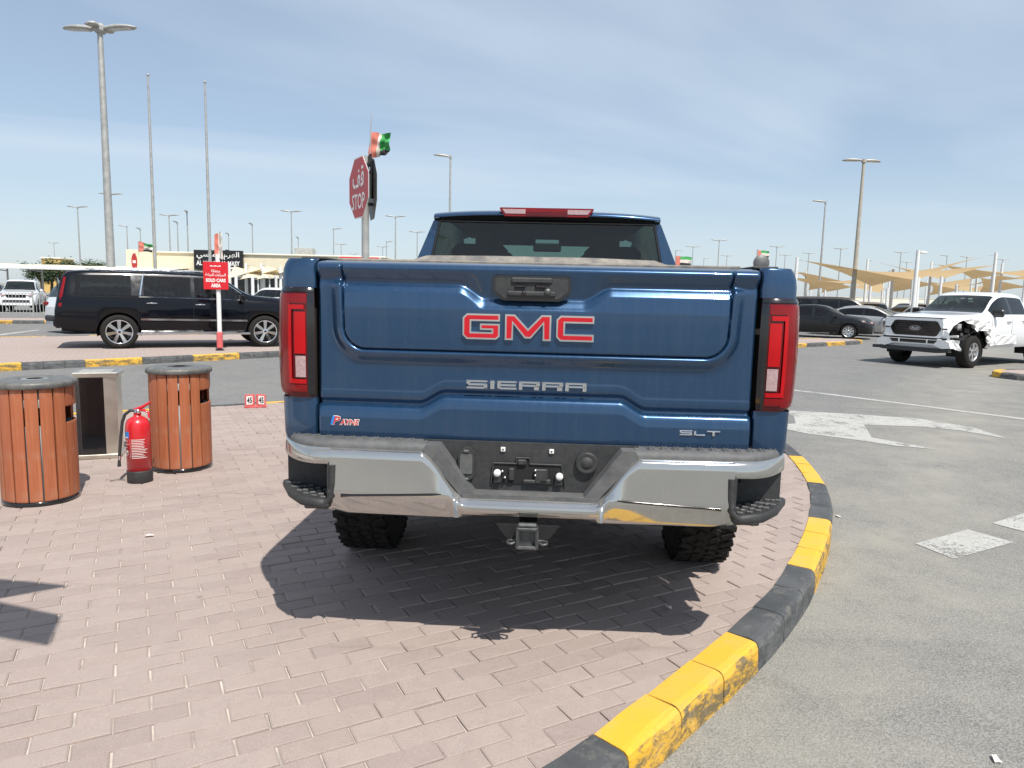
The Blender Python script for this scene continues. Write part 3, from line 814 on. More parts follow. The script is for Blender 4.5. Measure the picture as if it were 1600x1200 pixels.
# --- tailgate handle
hb = MB()
def rrect(cx, cz, w, h, r_, n=5):
    out = []
    for (sx, sz, a0) in ((1, 1, 0), (-1, 1, 90), (-1, -1, 180), (1, -1, 270)):
        for k in range(n + 1):
            a = R(a0 + 90 * k / n); out.append((cx + sx * (w / 2 - r_) + r_ * math.cos(a), cz + sz * (h / 2 - r_) + r_ * math.sin(a)))
    return out
hcx, hcz = -.012, 1.500
hp = [(hcx - .152, 1.545), (hcx - .140, 1.553), (hcx + .140, 1.553), (hcx + .152, 1.545), (hcx + .152, 1.492), (hcx + .118, 1.459), (hcx + .105, 1.455), (hcx - .105, 1.455), (hcx - .118, 1.459), (hcx - .152, 1.492)]
han = MB().prism(hp, 1, -.045, .0).build('handle_bezel', M['gloss_black'], TR)
MB().prism([(hcx + (x - hcx) * .93, 1.503 + (z - 1.503) * .80) for x, z in hp], 1, -.049, -.046).build('handle_recess', M['black_plastic'], han)
MB().box((hcx, -.052, 1.534), (.16, .012, .022), bev=.005).build('grip', M['black_plastic'], han)
for q in (-.045, .035): MB().box((hcx + q, -.053, 1.512), (.042, .012, .012), bev=.003).build('button', M['gloss_black'], han)
MB().box((hcx, -.052, 1.483), (.19, .012, .020), bev=.005).build('lower_grip', M['black_plastic'], han)
MB().lathe([(0, -.012), (.011, -.012), (.014, -.004), (.014, .004)], 14, 1, (hcx + .062, -.052, 1.492)).build('lock_barrel', M['hitch'], han)
MB().lathe([(0, -.008), (.008, -.008), (.009, 0)], 14, 1, (hcx - .03, -.055, 1.486)).build('camera_lens', M['gloss_black'], han)

# --- badges
def badge(poly, cx, cz, y, t_out, name):
    """chrome outline with a raised red face"""
    pts = [(cx + x, cz + z) for x, z in poly]
    ch = MB().prism(pts, 1, y - .009, y + .012).build(name, M['chrome_clean'], TR)
    MB().prism(offset_poly(pts, -t_out), 1, y - .0115, y - .0085).build('red_face', M['badge_red'], ch)
h2, t_ = .050, .029
G = [(.072, h2 - t_), (.072, h2), (-.058, h2), (-.074, h2 - .016), (-.074, -h2 + .016), (-.058, -h2), (.058, -h2), (.072, -h2 + .012), (.072, .012), (-.006, .012), (-.006, -.013), (.040, -.013), (.040, -h2 + t_), (-.040, -h2 + t_), (-.040, h2 - t_)]
Mm = [(-.090, -h2), (-.090, h2), (-.052, h2), (0, -.004), (.052, h2), (.090, h2), (.090, -h2), (.058, -h2), (.058, .014), (.012, -h2 + .008), (-.012, -h2 + .008), (-.058, .014), (-.058, -h2)]
Cc = [(.072, h2 - t_), (.072, h2), (-.058, h2), (-.074, h2 - .016), (-.074, -h2 + .016), (-.058, -h2), (.072, -h2), (.072, -h2 + t_), (-.040, -h2 + t_), (-.040, h2 - t_)]
bz = 1.352
for nm, pl, cx in (('badge_letter', G, -.196), ('badge_letter', Mm, -.014), ('badge_letter', Cc, .170)):
    badge(pl, cx - .008, bz, -.050, .0065, nm)
SEG = {'S': 'a f g c d', 'I': 'i', 'E': 'a f g e d', 'R': 'a f b g e r', 'A': 'a f b g e c', 'L': 'f e d', 'T': 'a i'}
def seg_letter(ch, cx, cz, w, h, t, y, d=.006):
    mb = MB(); s_ = SEG[ch].split()
    def bx(x0, x1, z0, z1):
        mb.box(((x0 + x1) / 2, y, (z0 + z1) / 2), (x1 - x0, d, z1 - z0), bev=.0015)
    l, r_, b_, tp = cx - w / 2, cx + w / 2, cz - h / 2, cz + h / 2
    for k in s_:
        if k == 'a': bx(l, r_, tp - t, tp)
        if k == 'd': bx(l, r_, b_, b_ + t)
        if k == 'g': bx(l + t * .8, r_ - t * .3, cz - t / 2, cz + t / 2)
        if k == 'f': bx(l, l + t * 1.6, cz + t * .1, tp - t * .5)
        if k == 'b': bx(r_ - t * 1.6, r_, cz, tp - t * .5)
        if k == 'e': bx(l, l + t * 1.6, b_, cz + t * .2)
        if k in 'cr': bx(r_ - t * 1.6 - (t if k == 'r' else 0), r_ - (t * .4 if k == 'r' else 0), b_ + (0 if k == 'r' else 0), cz + t * .2)
        if k == 'i': bx(cx - t * 1.0, cx + t * 1.0, b_, tp - (t if ch == 'T' else 0))
    return mb
yS = tail_y(0, 1.118) - .004
xc = -.262
for ch, w in zip('SIERRA', (.083, .022, .078, .084, .084, .084)):
    seg_letter(ch, xc + w / 2, 1.120, w, .036, .0088, yS, .008).build('model_letter', M['chrome_clean'], TR); xc += w + .0085
xc = .588
for ch, w in zip('SLT', (.050, .044, .052)):
    seg_letter(ch, xc + w / 2, .953, w, .021, .0052, tail_y(.65, .953) - .003, .005).build('trim_letter', M['chrome_clean'], TR); xc += w + .006
# dealer sticker
yP = tail_y(-.75, .955)
st_ = MB(); put_text(st_, 'AYNE', .026, (-.735, yP - .0025, .951), (1, 0, 0), (0, 0, 1), width=.083, bold=.075, shear=.25)
dl = st_.build('dealer_sticker', M['sign_white'], TR, label='red white and blue PAYNE dealer sticker', fix=False)
st_ = MB(); put_text(st_, 'AYNE', .022, (-.735, yP - .0040, .951), (1, 0, 0), (0, 0, 1), width=.079, bold=.012, shear=.25); st_.build('red_lettering', M['board_red'], dl, fix=False)
st_ = MB(); put_text(st_, 'P', .040, (-.792, yP - .0025, .957), (1, 0, 0), (0, 0, 1), width=.042, bold=.075, shear=.25); st_.build('white_initial', M['sign_white'], dl, fix=False)
st_ = MB(); put_text(st_, 'P', .034, (-.789, yP - .0040, .957), (1, 0, 0), (0, 0, 1), width=.032, bold=.012, shear=.25); st_.build('red_initial', M['board_red'], dl, fix=False)
MB().prism([(-.813, .939), (-.803, .939), (-.794, .975), (-.804, .975)], 1, yP - .0052, yP - .0042).build('blue_stripe', M['sticker_blue'], dl)

# --- bed sides with wheel arches; tail lamp opening left free
AXR, AXF, WR = 1.20, 4.92, .425
plan = [(.876, .030), (.877, -.004), (.884, -.012), (.91, -.016), (.95, -.014), (.992, -.010), (1.014, .002), (1.024, .03), (1.029, .08), (1.030, .14), (1.032, .22)] + [(1.032, .3 + .05 * k) for k in range(32)]
def bed_zbot(y):
    z = .872 if y < .10 else max(.62, .872 - (y - .10) * 2.2)
    d = abs(y - AXR)
    if d < .52: z = max(z, .44 + math.sqrt(max(.52 ** 2 - d * d, 0)))
    return z
zrow = np.concatenate([np.linspace(0, .55, 8)[:-1], np.linspace(.55, 1, 14)])
def bed_grid(sg):
    rows = []
    for (x, y) in plan:
        zb = bed_zbot(y); col_ = []
        lamp_low, lamp_top = 1.045, 1.488
        zs = [zb, max(zb, .90), max(zb, .96), max(zb + .001, lamp_low), max(zb + .002, 1.06), max(zb + .003, 1.15), max(zb + .004, 1.25), max(zb + .005, 1.35), max(zb + .006, 1.42), lamp_top, 1.50, 1.53, 1.56, 1.582, 1.596, 1.603, 1.604]
        for k, z in enumerate(zs):
            ins = 0.0
            if z > 1.50: ins = .024 * min(1, (z - 1.50) / .104) ** 3.5
            if k == len(zs) - 1: ins = .13
            bul = .006 * math.sin(min(max((z - .9) / .6, 0), 1) * PI)
            xx = x if x < .90 else x + bul - ins * min(1, (x - .88) / .12)
            yy = y if y > .3 else y + (ins * .45 if y < .1 else 0)
            if k == 0 and y < .12: yy += .012
            col_.append((sg * max(xx, .80 if k == len(zs) - 1 else .876), yy, z))
        rows.append(col_)
    return rows
for sg in (-1, 1):
    rows = bed_grid(sg)
    lampcol = [i for i, (x, y) in enumerate(plan) if y < .22]
    side = MB().grid(rows, keep=lambda i, j: not (3 <= j < 9 and i < 10 and i >= 0)).build('bed_side', M['blue'], TR)
    # dark jamb behind the lamp and between side and tailgate
    MB().box((sg * .93, .11, 1.24), (.13, .12, .70)).build('jamb', M['dark'], side)
    # fender flare lip
    arc = [(sg * 1.034, AXR + .525 * math.cos(a), .44 + .525 * math.sin(a)) for a in np.linspace(.36, PI - .36, 24)]
    MB().tube(arc, .016, 6).build('arch_lip', M['black_plastic'], side)
    # vertical joint on the end cap top, as on the real corner
    MB().box((sg * .905, .90, 1.606), (.10, 1.70, .012), bev=.004).build('rail_cap', M['black_plastic'], side)

# --- tail lamps: wrap round the corner
def lamp_surface(sg, u, z, lift):
    """u 0..1 from the tailgate edge outwards and round the corner"""
    pl = [(.879, -.022), (.90, -.034), (.93, -.038), (.965, -.034), (.995, -.022), (1.018, -.002), (1.033, .025), (1.040, .065), (1.041, .12), (1.040, .20)]
    s_ = [0]
    for a, b in zip(pl[:-1], pl[1:]): s_.append(s_[-1] + math.hypot(b[0] - a[0], b[1] - a[1]))
    t = u * s_[-1]; x = np.interp(t, s_, [p[0] for p in pl]); y = np.interp(t, s_, [p[1] for p in pl])
    x2 = np.interp(min(t + .004, s_[-1]), s_, [p[0] for p in pl]) - np.interp(max(t - .004, 0), s_, [p[0] for p in pl])
    y2 = np.interp(min(t + .004, s_[-1]), s_, [p[1] for p in pl]) - np.interp(max(t - .004, 0), s_, [p[1] for p in pl])
    L = math.hypot(x2, y2); nx, ny = y2 / L, -x2 / L
    b = .007 * math.sin(PI * np.clip((z - 1.045) / .443, 0, 1)) - .012 * max(0, (1.09 - z) / .045) ** 2 - .012 * max(0, (z - 1.45) / .04) ** 2
    return (sg * (x + nx * (lift + b)), y + ny * (lift + b), z)
def lamp_patch(sg, u0, u1, z0, z1, lift, nu=10, nz=14, skew=0.0, taper=None):
    rows = []
    for a in np.linspace(0, 1, nu):
        r_ = []
        for b in np.linspace(0, 1, nz):
            z = z0 + (z1 - z0) * b
            e0, e1 = u0, u1
            if taper: e0, e1 = taper(b)
            r_.append(lamp_surface(sg, e0 + (e1 - e0) * a + skew * b, z, lift))
        rows.append(r_)
    return rows
for sg in (-1, 1):
    lamp = MB().grid(lamp_patch(sg, 0, 1, 1.046, 1.487, 0, 26, 22)).build('tail_lamp', M['lens_dark'], TR)
    MB().grid(lamp_patch(sg, .004, .078, 1.052, 1.48, .002, 5, 14)).build('inner_bezel', M['gloss_black'], lamp)
    ot = MB()                                   # outer red lens: a band round the outside, top and bottom
    ot.grid(lamp_patch(sg, .262, .985, 1.062, 1.462, .003, 16, 20))
    ot.grid(lamp_patch(sg, .085, .30, 1.070, 1.100, .003, 6, 5))
    ot.grid(lamp_patch(sg, .085, .30, 1.425, 1.462, .003, 6, 5))
    ot.build('outer_lens', M['lens_red'], lamp)
    MB().grid(lamp_patch(sg, .095, .215, 1.225, 1.392, .0045, 6, 10)).build('brake_element', M['lens_bright'], lamp)
    cg = MB()                                   # C-shaped light guide
    cg.grid(lamp_patch(sg, .245, .283, 1.104, 1.420, .0055, 4, 12)); cg.grid(lamp_patch(sg, .09, .245, 1.104, 1.122, .0055, 5, 3)); cg.grid(lamp_patch(sg, .11, .245, 1.402, 1.420, .0055, 5, 3))
    cg.build('light_guide', M['lens_bright'], lamp)
    MB().grid(lamp_patch(sg, .095, .205, 1.130, 1.216, .0045, 6, 8)).build('reversing_lens', M['lens_white'], lamp)
    for k in range(7):
        MB().grid(lamp_patch(sg, .40 + .075 * k, .408 + .075 * k, 1.08, 1.45, .0048, 3, 12)).build('lens_rib', M['lens_dark'], lamp)
    MB().grid(lamp_patch(sg, .0, 1, 1.470, 1.4865, .0035, 20, 4)).build('top_trim', M['gloss_black'], lamp)

# --- bumper
def bplan(x):
    a = abs(x); return -.165 + .018 * (a / .8) ** 2 + (.17 * max(0, (a - .80) / .20) ** 2.2)
def btop(x):           # top of the chrome
    a = abs(x)
    return .862 - .150 * (1 - float(sstep(np.array(.262), np.array(.415), np.array(a))))
def lin(a, b, x): return float(np.clip((x - a) / (b - a), 0, 1))
def btop(x):
    a = abs(x); t = lin(.250, .408, a); return .684 + .178 * (t + .06 * math.sin(2 * PI * t) * -1)
bxs = np.unique(np.concatenate([np.linspace(-1.0, 1.0, 81), [s * v for s in (-1, 1) for v in (.262, .275, .285, .395, .408, .42, .752, .762)]]))
chrome = MB()
def chrome_sec(x):
    zt = btop(x); y0 = bplan(x); zlow = .596 + .018 * (1 - lin(.19, .27, abs(x))) + .02 * lin(.70, .80, abs(x))
    mid = min(.700, zt - .026); hi = zt - .012
    k = [(zt, y0 + .060), (zt + .003, y0 + .040), (zt + .001, y0 + .028), (zt - .005, y0 + .012)]
    for t in np.linspace(0, 1, 7): k.append((hi + (mid + .006 - hi) * t, y0 + .006 - .011 * t))
    k += [(mid - .004, y0 - .006), (mid - .014, y0 - .005), (mid - .034, y0 + .004), (zlow + .02, y0 + .024), (zlow + .004, y0 + .034), (zlow, y0 + .05)]
    return [(x, y, z) for z, y in k]
cin = [x for x in bxs if abs(x) <= .763]
chrome.grid([chrome_sec(x) for x in cin])
# lower corner wrap and upper strip past the steps
for sg in (-1, 1):
    xs_ = [x for x in bxs if .752 <= abs(x) <= 1.0 and x * sg > 0]; xs_.sort(key=abs)
    chrome.grid([[(x, bplan(x) + q, z) for z, q in ((.862, .055), (.866, .040), (.862, .026), (.845, .015), (.82, .010), (.800, .012), (.796, .022), (.797, .04))] for x in xs_])
    xl = [x for x in xs_ if abs(x) <= .90]
    chrome.grid([[(x, bplan(x) + .02 + q + .10 * lin(.80, .90, abs(x)), z - .0 + .03 * lin(.76, .9, abs(x))) for z, q in ((.640, .02), (.622, .01), (.605, .02), (.598, .04))] for x in xl])
bump_o = chrome.build('rear_bumper', M['chrome'], TR); bump_o.scale = (1.03, 1, 1)
# dark styling slots in the chrome
for sg in (-1, 1):
    pts = [(sg * x, bplan(x) - .0035, .703 - .002 * k) for k, x in enumerate(np.linspace(.33, .715, 12))]
    MB().tube(pts, [.003] + [.0055] * 10 + [.008], 6).build('styling_slot', M['gloss_black'], bump_o)
# step pads with tread
for sg in (-1, 1):
    xs_ = sorted([x for x in bxs if .395 <= abs(x) <= 1.0 and x * sg > 0], key=abs)
    pad = MB().grid([[(x, bplan(x) + q, z) for q, z in ((.030, .862), (.030, .876), (.042, .888), (.060, .892), (.17 - .03 * lin(.9, 1, abs(x)), .892), (.20 - .05 * lin(.9, 1, abs(x)), .885))] for x in xs_]).build('step_pad', M['grey_plastic'], bump_o)
    rb = MB()
    for k in range(11):
        xk = sg * (.45 + .047 * k); yk = bplan(xk)
        rb.box((xk, yk + .082, .893), (.007, .030, .007), bev=.002, rz=sg * .35); rb.box((xk + sg * .010, yk + .122, .893), (.007, .05, .007), bev=.002)
        rb.box((xk + sg * .022, yk + .10, .8925), (.010, .055, .004), bev=.0015)
    rb.build('tread_ribs', M['grey_plastic'], pad, kind='stuff')
    # sloping shoulder down to the number plate recess
    sh = [(sg * .408, .868), (sg * .395, .890), (sg * .345, .890), (sg * .225, .722), (sg * .20, .688), (sg * .255, .686)]
    MB().prism(sh, 1, bplan(.35) + .028, bplan(.35) + .12).build('recess_shoulder', M['grey_plastic'], bump_o)
    # corner step
    ca, cb = .758, 1.0
    pk = MB()
    pk.prism([(sg * .757, .800), (sg * .757, .640), (sg * .772, .628), (sg * .772, .800)], 1, bplan(.76) + .004, .02)       # inner wall
    pk.prism([(sg * .772, .800), (sg * .772, .640), (sg * .985, .655), (sg * .985, .800)], 1, .028, .05)                   # back wall
    pk.build('step_pocket', M['black_plastic'], bump_o)
    stp = MB()
    pl_ = [(sg * .764, bplan(.76) - .006), (sg * .80, bplan(.80) - .012), (sg * .88, bplan(.88) - .020), (sg * .955, bplan(.95) - .012), (sg * 1.005, bplan(1.0) - .0), (sg * 1.02, .06), (sg * .99, .10), (sg * .764, .06)]
    def ringz(s_, z): 
        cx_ = sum(p[0] for p in pl_) / 8; cy_ = sum(p[1] for p in pl_) / 8
        return [(cx_ + (x - cx_) * s_, cy_ + (y - cy_) * s_, z + .022 * lin(.764, 1.0, abs(x))) for x, y in pl_]
    stp.grid([ringz(.90, .618), ringz(.98, .624), ringz(1.0, .636), ringz(.99, .648), ringz(.93, .656)], wrap=True)
    stp.add(ringz(.93, .656), [tuple(range(8))]); stp.add(ringz(.90, .618), [tuple(range(8))[::-1]])
    rim_ = [(.750, .800), (.750, .735), (.752, .675), (.775, .648), (.80, .634), (.86, .628)]
    MB().tube([(sg * x, bplan(x) + .002, z) for x, z in rim_], .013, 6).build('step_surround', M['black_plastic'], bump_o)
    so_ = stp.build('corner_step', M['black_plastic'], bump_o)
    tr_ = MB()
    for a in range(6):
        for b in range(4):
            x = .795 + .036 * a + (.018 if b % 2 else 0); y = bplan(x) + .025 + .032 * b
            if x < .985: tr_.box((sg * x, y, .659 + .022 * lin(.764, 1, x)), (.022, .012, .008), bev=.002, rz=.4 * (1 if b % 2 else -1))
    tr_.build('step_tread', M['grey_plastic'], so_, kind='stuff')
# centre shelf, number plate recess
MB().prism([(-.250, .684), (.250, .684), (.258, .700), (-.258, .700)], 1, bplan(0) + .026, -.02).build('recess_shelf', M['grey_plastic'], bump_o)
rec = MB().prism([(-.415, .895), (.415, .895), (.415, .880), (.30, .700), (-.30, .700), (-.415, .880)], 1, -.062, -.04).build('plate_recess', M['black_plastic'], bump_o)
yr = -.064
cav = MB().prism([(-.142, .808), (-.052, .808), (-.052, .832), (.0, .832), (.0, .808), (.122, .808), (.138, .732), (-.148, .732)], 1, yr - .004, yr + .002).build('plate_cavity', M['dark'], rec)
fr = MB()
for (a, b) in (((-.148, .732), (-.142, .812)), ((-.142, .812), (-.052, .812)), ((-.052, .812), (-.052, .836)), ((-.052, .836), (.0, .836)), ((.0, .836), (.0, .812)), ((.0, .812), (.122, .812)), ((.122, .812), (.138, .732))):
    fr.tube([(a[0], yr - .006, a[1]), (b[0], yr - .006, b[1])], .004, 6)
fr.build('cavity_rim', M['black_plastic'], rec)
for x, z, w, h in ((-.125, .755, .03, .045), (.112, .752, .03, .045), (.045, .765, .05, .06), (-.03, .82, .035, .022), (-.07, .77, .022, .05), (0, .742, .05, .016), (.06, .744, .045, .02)):
    MB().box((x, yr - .010, z), (w, .014, h), bev=.004).build('bracket', M['black_plastic'], rec)
for x, z in ((-.125, .774), (.115, .768)):
    MB().lathe([(0, -.022), (.010, -.021), (.014, -.016), (.014, 0)], 12, 1, (x, yr - .008, z)).build('plate_screw', M['sign_white'], rec)
for x, z in ((-.105, .782), (.022, .79), (.022, .77), (-.095, .757)):
    MB().lathe([(0, -.012), (.004, -.012), (.005, 0)], 8, 1, (x, yr - .010, z)).build('clip', M['alloy'], rec)
for x, z in ((-.105, .868), (.082, .866)):
    nut = MB().box((x, yr - .003, z), (.018, .008, .018), bev=.002).build('nut_insert', M['sign_white'], rec)
    MB().lathe([(0, -.001), (.0035, -.001), (.0035, .001)], 8, 1, (x, yr - .0075, z)).build('screw_hole', M['dark'], nut)
MB().prism(rrect(-.245, .808, .062, .135, .03), 1, yr - .022, yr).build('trailer_socket', M['black_plastic'], rec)
MB().prism(rrect(-.245, .808, .048, .080, .008), 1, yr - .026, yr - .0215).box((-.245, yr - .026, .86), (.022, .008, .012), bev=.003).build('socket_flap', M['grey_plastic'], rec)
MB().box((-.245, yr - .03, .748), (.026, .014, .012), bev=.004).build('socket_latch', M['hitch'], rec)
MB().lathe([(0, -.018), (.020, -.018), (.023, -.014), (.030, -.014), (.040, -.020), (.043, -.016), (.044, 0)], 28, 1, (.218, yr, .825)).build('round_cap', M['black_plastic'], rec)

# --- tow hitch
hit = MB()
yh = -.20; w, t = .046, .010
for (x, z, dx, dz) in ((-w, 0, t, 2 * w), (w, 0, t, 2 * w), (0, -w, 2 * w + t, t), (0, w, 2 * w + t, t)):
    hit.box((.0 + x, yh + .12, .548 + z), (dx, .26, dz), bev=.004)
ho = hit.build('tow_hitch', M['hitch'], TR)
MB().box((0, yh + .012, .548), (.118, .02, .118), bev=.01).build('receiver_collar_back', M['hitch'], ho).location.y = .02
cl = MB()
for (x, z, dx, dz) in ((-.053, 0, .016, .122), (.053, 0, .016, .122), (0, -.053, .122, .016), (0, .053, .122, .016)):
    cl.box((x, yh, .548 + z), (dx, .022, dz), bev=.005)
cl.build('receiver_collar', M['hitch'], ho)
MB().box((0, yh + .14, .548), (.082, .02, .082)).build('receiver_bore', M['dark'], ho)
for sg in (-1, 1):
    MB().tube([(sg * .058, yh + .01, .522), (sg * .085, yh - .012, .520), (sg * .104, yh - .006, .522), (sg * .106, yh + .02, .524), (sg * .08, yh + .03, .524), (sg * .058, yh + .03, .524)], .0075, 6).build('chain_loop', M['hitch'], ho)
    MB().prism([(sg * .055, .60), (sg * .17, .60), (sg * .12, .53), (sg * .055, .51)], 1, yh + .05, yh + .06).build('hitch_plate', M['dark'], ho)
MB().box((0, yh + .005, .618), (.105, .03, .024), bev=.008).build('hitch_cover_edge', M['hitch'], ho)
MB().tube([(-.62, .02, .62), (.62, .02, .62)], .045, 10).build('hitch_beam', M['dark'], ho)
ho.scale = (.72, .9, .72); ho.location = (0, -.02, .562 * .28)

# --- underbody, bed floor, tonneau
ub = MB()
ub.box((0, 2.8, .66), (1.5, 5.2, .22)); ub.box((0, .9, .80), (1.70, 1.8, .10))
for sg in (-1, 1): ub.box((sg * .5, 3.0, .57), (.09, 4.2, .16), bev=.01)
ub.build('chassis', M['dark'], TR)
MB().tube([(-.9, AXR, .42), (-.2, AXR, .42), (-.1, AXR, .42), (.1, AXR, .42), (.2, AXR, .42), (.9, AXR, .42)], [.045, .05, .13, .13, .05, .045], 12).build('rear_axle', M['dark'], TR)
MB().lathe([(.20, -.1), (.36, -.11), (.385, -.06), (.385, .06), (.36, .11), (.20, .1)], 28, 2, (0, .55, .62)).build('spare_wheel', M['tyre'], TR)
MB().tube([(.55, .3, .55), (.58, 1.0, .56), (.5, 2.2, .5)], .035, 10).build('exhaust_pipe', M['dark'], TR)
# tonneau cover: taut vinyl over the bed, rolled up against the cab
tn = MB()
tn.box((0, .88, 1.601), (1.62, 1.66, .018), bev=.005)
to = tn.build('tonneau_cover', M['tonneau'], TR)
rl = [(-.83, 1.70, 1.618), (-.79, 1.70, 1.640), (-.72, 1.70, 1.655), (-.3, 1.70, 1.658), (.3, 1.70, 1.658), (.70, 1.70, 1.653), (.77, 1.70, 1.638), (.83, 1.70, 1.618)]
MB().tube(rl, [.03, .05, .058, .06, .06, .056, .048, .03], 14).build('rolled_cover', M['tonneau'], to)

# --- wheels
def tyre_mb(R_, w, rim, tread=True, n=40):
    mb = MB()
    pr = [(rim, -w / 2 + .01), (rim + .03, -w / 2), (R_ * .82, -w / 2 - .004), (R_ - .03, -w / 2 + .008), (R_ - .006, -w / 2 + .035), (R_, -w / 4), (R_ + .001, 0), (R_, w / 4), (R_ - .006, w / 2 - .035), (R_ - .03, w / 2 - .008), (R_ * .82, w / 2 + .004), (rim + .03, w / 2), (rim, w / 2 - .01)]
    mb.lathe(pr, n, 0)
    return mb
def wheel(parent, x, y, R_, w, rim, outer_sign, spokes=6, seed=0, chunky=False, mrim=None, double=False):
    """axis along local x; outer side at outer_sign"""
    wo = empty('wheel', (x, y, R_)); wo.parent = parent
    ty = tyre_mb(R_, w, rim).build('tyre', M['tyre'], wo)
    if chunky:
        lg = MB()
        rr = random.Random(seed)
        for k in range(46):
            a = 2 * PI * k / 46
            for q, (xo, wd) in enumerate(((-w * .36, w * .24), (-w * .12, w * .17), (w * .12, w * .17), (w * .36, w * .24))):
                aa = a + (q % 2) * PI / 46 + rr.uniform(-.015, .015)
                Mx = Matrix.Rotation(aa, 4, 'X') @ Matrix.Translation((xo, 0, R_ + .003)) @ Matrix.Rotation(rr.choice((-.45, .45)), 4, 'Z')
                b = MB().box((0, 0, 0), (wd, .034, .016), bev=.003)
                lg.add([Mx @ Vector(p) for p in b.v], b.f)
            if k % 2 == 0:
                for s_ in (-1, 1):
                    Mx = Matrix.Rotation(a, 4, 'X') @ Matrix.Translation((s_ * (w / 2 - .004), 0, R_ - .035))
                    b = MB().box((0, 0, 0), (.014, .034, .05), bev=.003); lg.add([Mx @ Vector(p) for p in b.v], b.f)
        lg.build('tread_blocks', M['tyre'], ty, kind='stuff')
    s_ = outer_sign; mr = mrim or M['alloy']
    rm = MB().lathe([(rim + .004, s_ * w * .30), (rim + .012, s_ * (w / 2 - .012)), (rim - .006, s_ * (w / 2 - .006)), (rim - .022, s_ * (w / 2 - .03)), (rim - .03, -s_ * w * .1)], 36, 0)
    rm.lathe([(0, s_ * (w / 2 - .025)), (.055, s_ * (w / 2 - .028)), (.075, s_ * (w / 2 - .045))], 20, 0)
    for k in range(spokes):
        a = 2 * PI * k / spokes
        offs = (-.14, .14) if double else (0,)
        for of in offs:
            Mx = Matrix.Rotation(a + of * .7, 4, 'X')
            tw = .018 if double else .034
            pts = [(s_ * (w / 2 - .032), -tw * .8, .05), (s_ * (w / 2 - .032), tw * .8, .05), (s_ * (w / 2 - .022), tw * 1.25, rim - .012), (s_ * (w / 2 - .022), -tw * 1.25, rim - .012)]
            bk = [(p[0] - s_ * .035, p[1] * .8, p[2]) for p in pts]
            rm.add([Mx @ Vector(p) for p in pts + bk], [(0, 1, 2, 3), (4, 7, 6, 5), (0, 4, 5, 1), (1, 5, 6, 2), (2, 6, 7, 3), (3, 7, 4, 0)])
    ro = rm.build('rim', mr, wo)
    MB().lathe([(0, -s_ * w * .05), (rim - .02, -s_ * w * .05)], 24, 0).build('brake_disc', M['dark'], wo)
    MB().lathe([(0, s_ * (w / 2 - .020)), (.028, s_ * (w / 2 - .021)), (.034, s_ * (w / 2 - .03))], 16, 0).build('hub_cap', M['gloss_black'], wo)
    return wo
for sg in (-1, 1):
    wheel(TR, sg * .925, AXR, WR, .285, .255, sg, 6, 3 + sg, True)
    wheel(TR, sg * .925, AXF, WR, .285, .255, sg, 6, 7 + sg, True)
# ---------------------------------------------------------------- lofted vehicles (x forward, y left, z up, origin on the ground at mid length)
def pchip(pts):
    x = np.array([p[0] for p in pts], float); y = np.array([p[1] for p in pts], float)
    h = np.diff(x); d = np.diff(y) / h; m = np.zeros_like(y)
    for i in range(1, len(x) - 1):
        if d[i - 1] * d[i] > 0:
            w1, w2 = 2 * h[i] + h[i - 1], h[i] + 2 * h[i - 1]; m[i] = (w1 + w2) / (w1 / d[i - 1] + w2 / d[i])
    m[0], m[-1] = d[0], d[-1]
    def f(q):
        q = min(max(q, x[0]), x[-1]); i = min(int(np.searchsorted(x, q, 'right')) - 1, len(h) - 1); t = (q - x[i]) / h[i]
        return ((2 * t ** 3 - 3 * t * t + 1) * y[i] + (t ** 3 - 2 * t * t + t) * h[i] * m[i] + (-2 * t ** 3 + 3 * t * t) * y[i + 1] + (t ** 3 - t * t) * h[i] * m[i + 1])
    return f
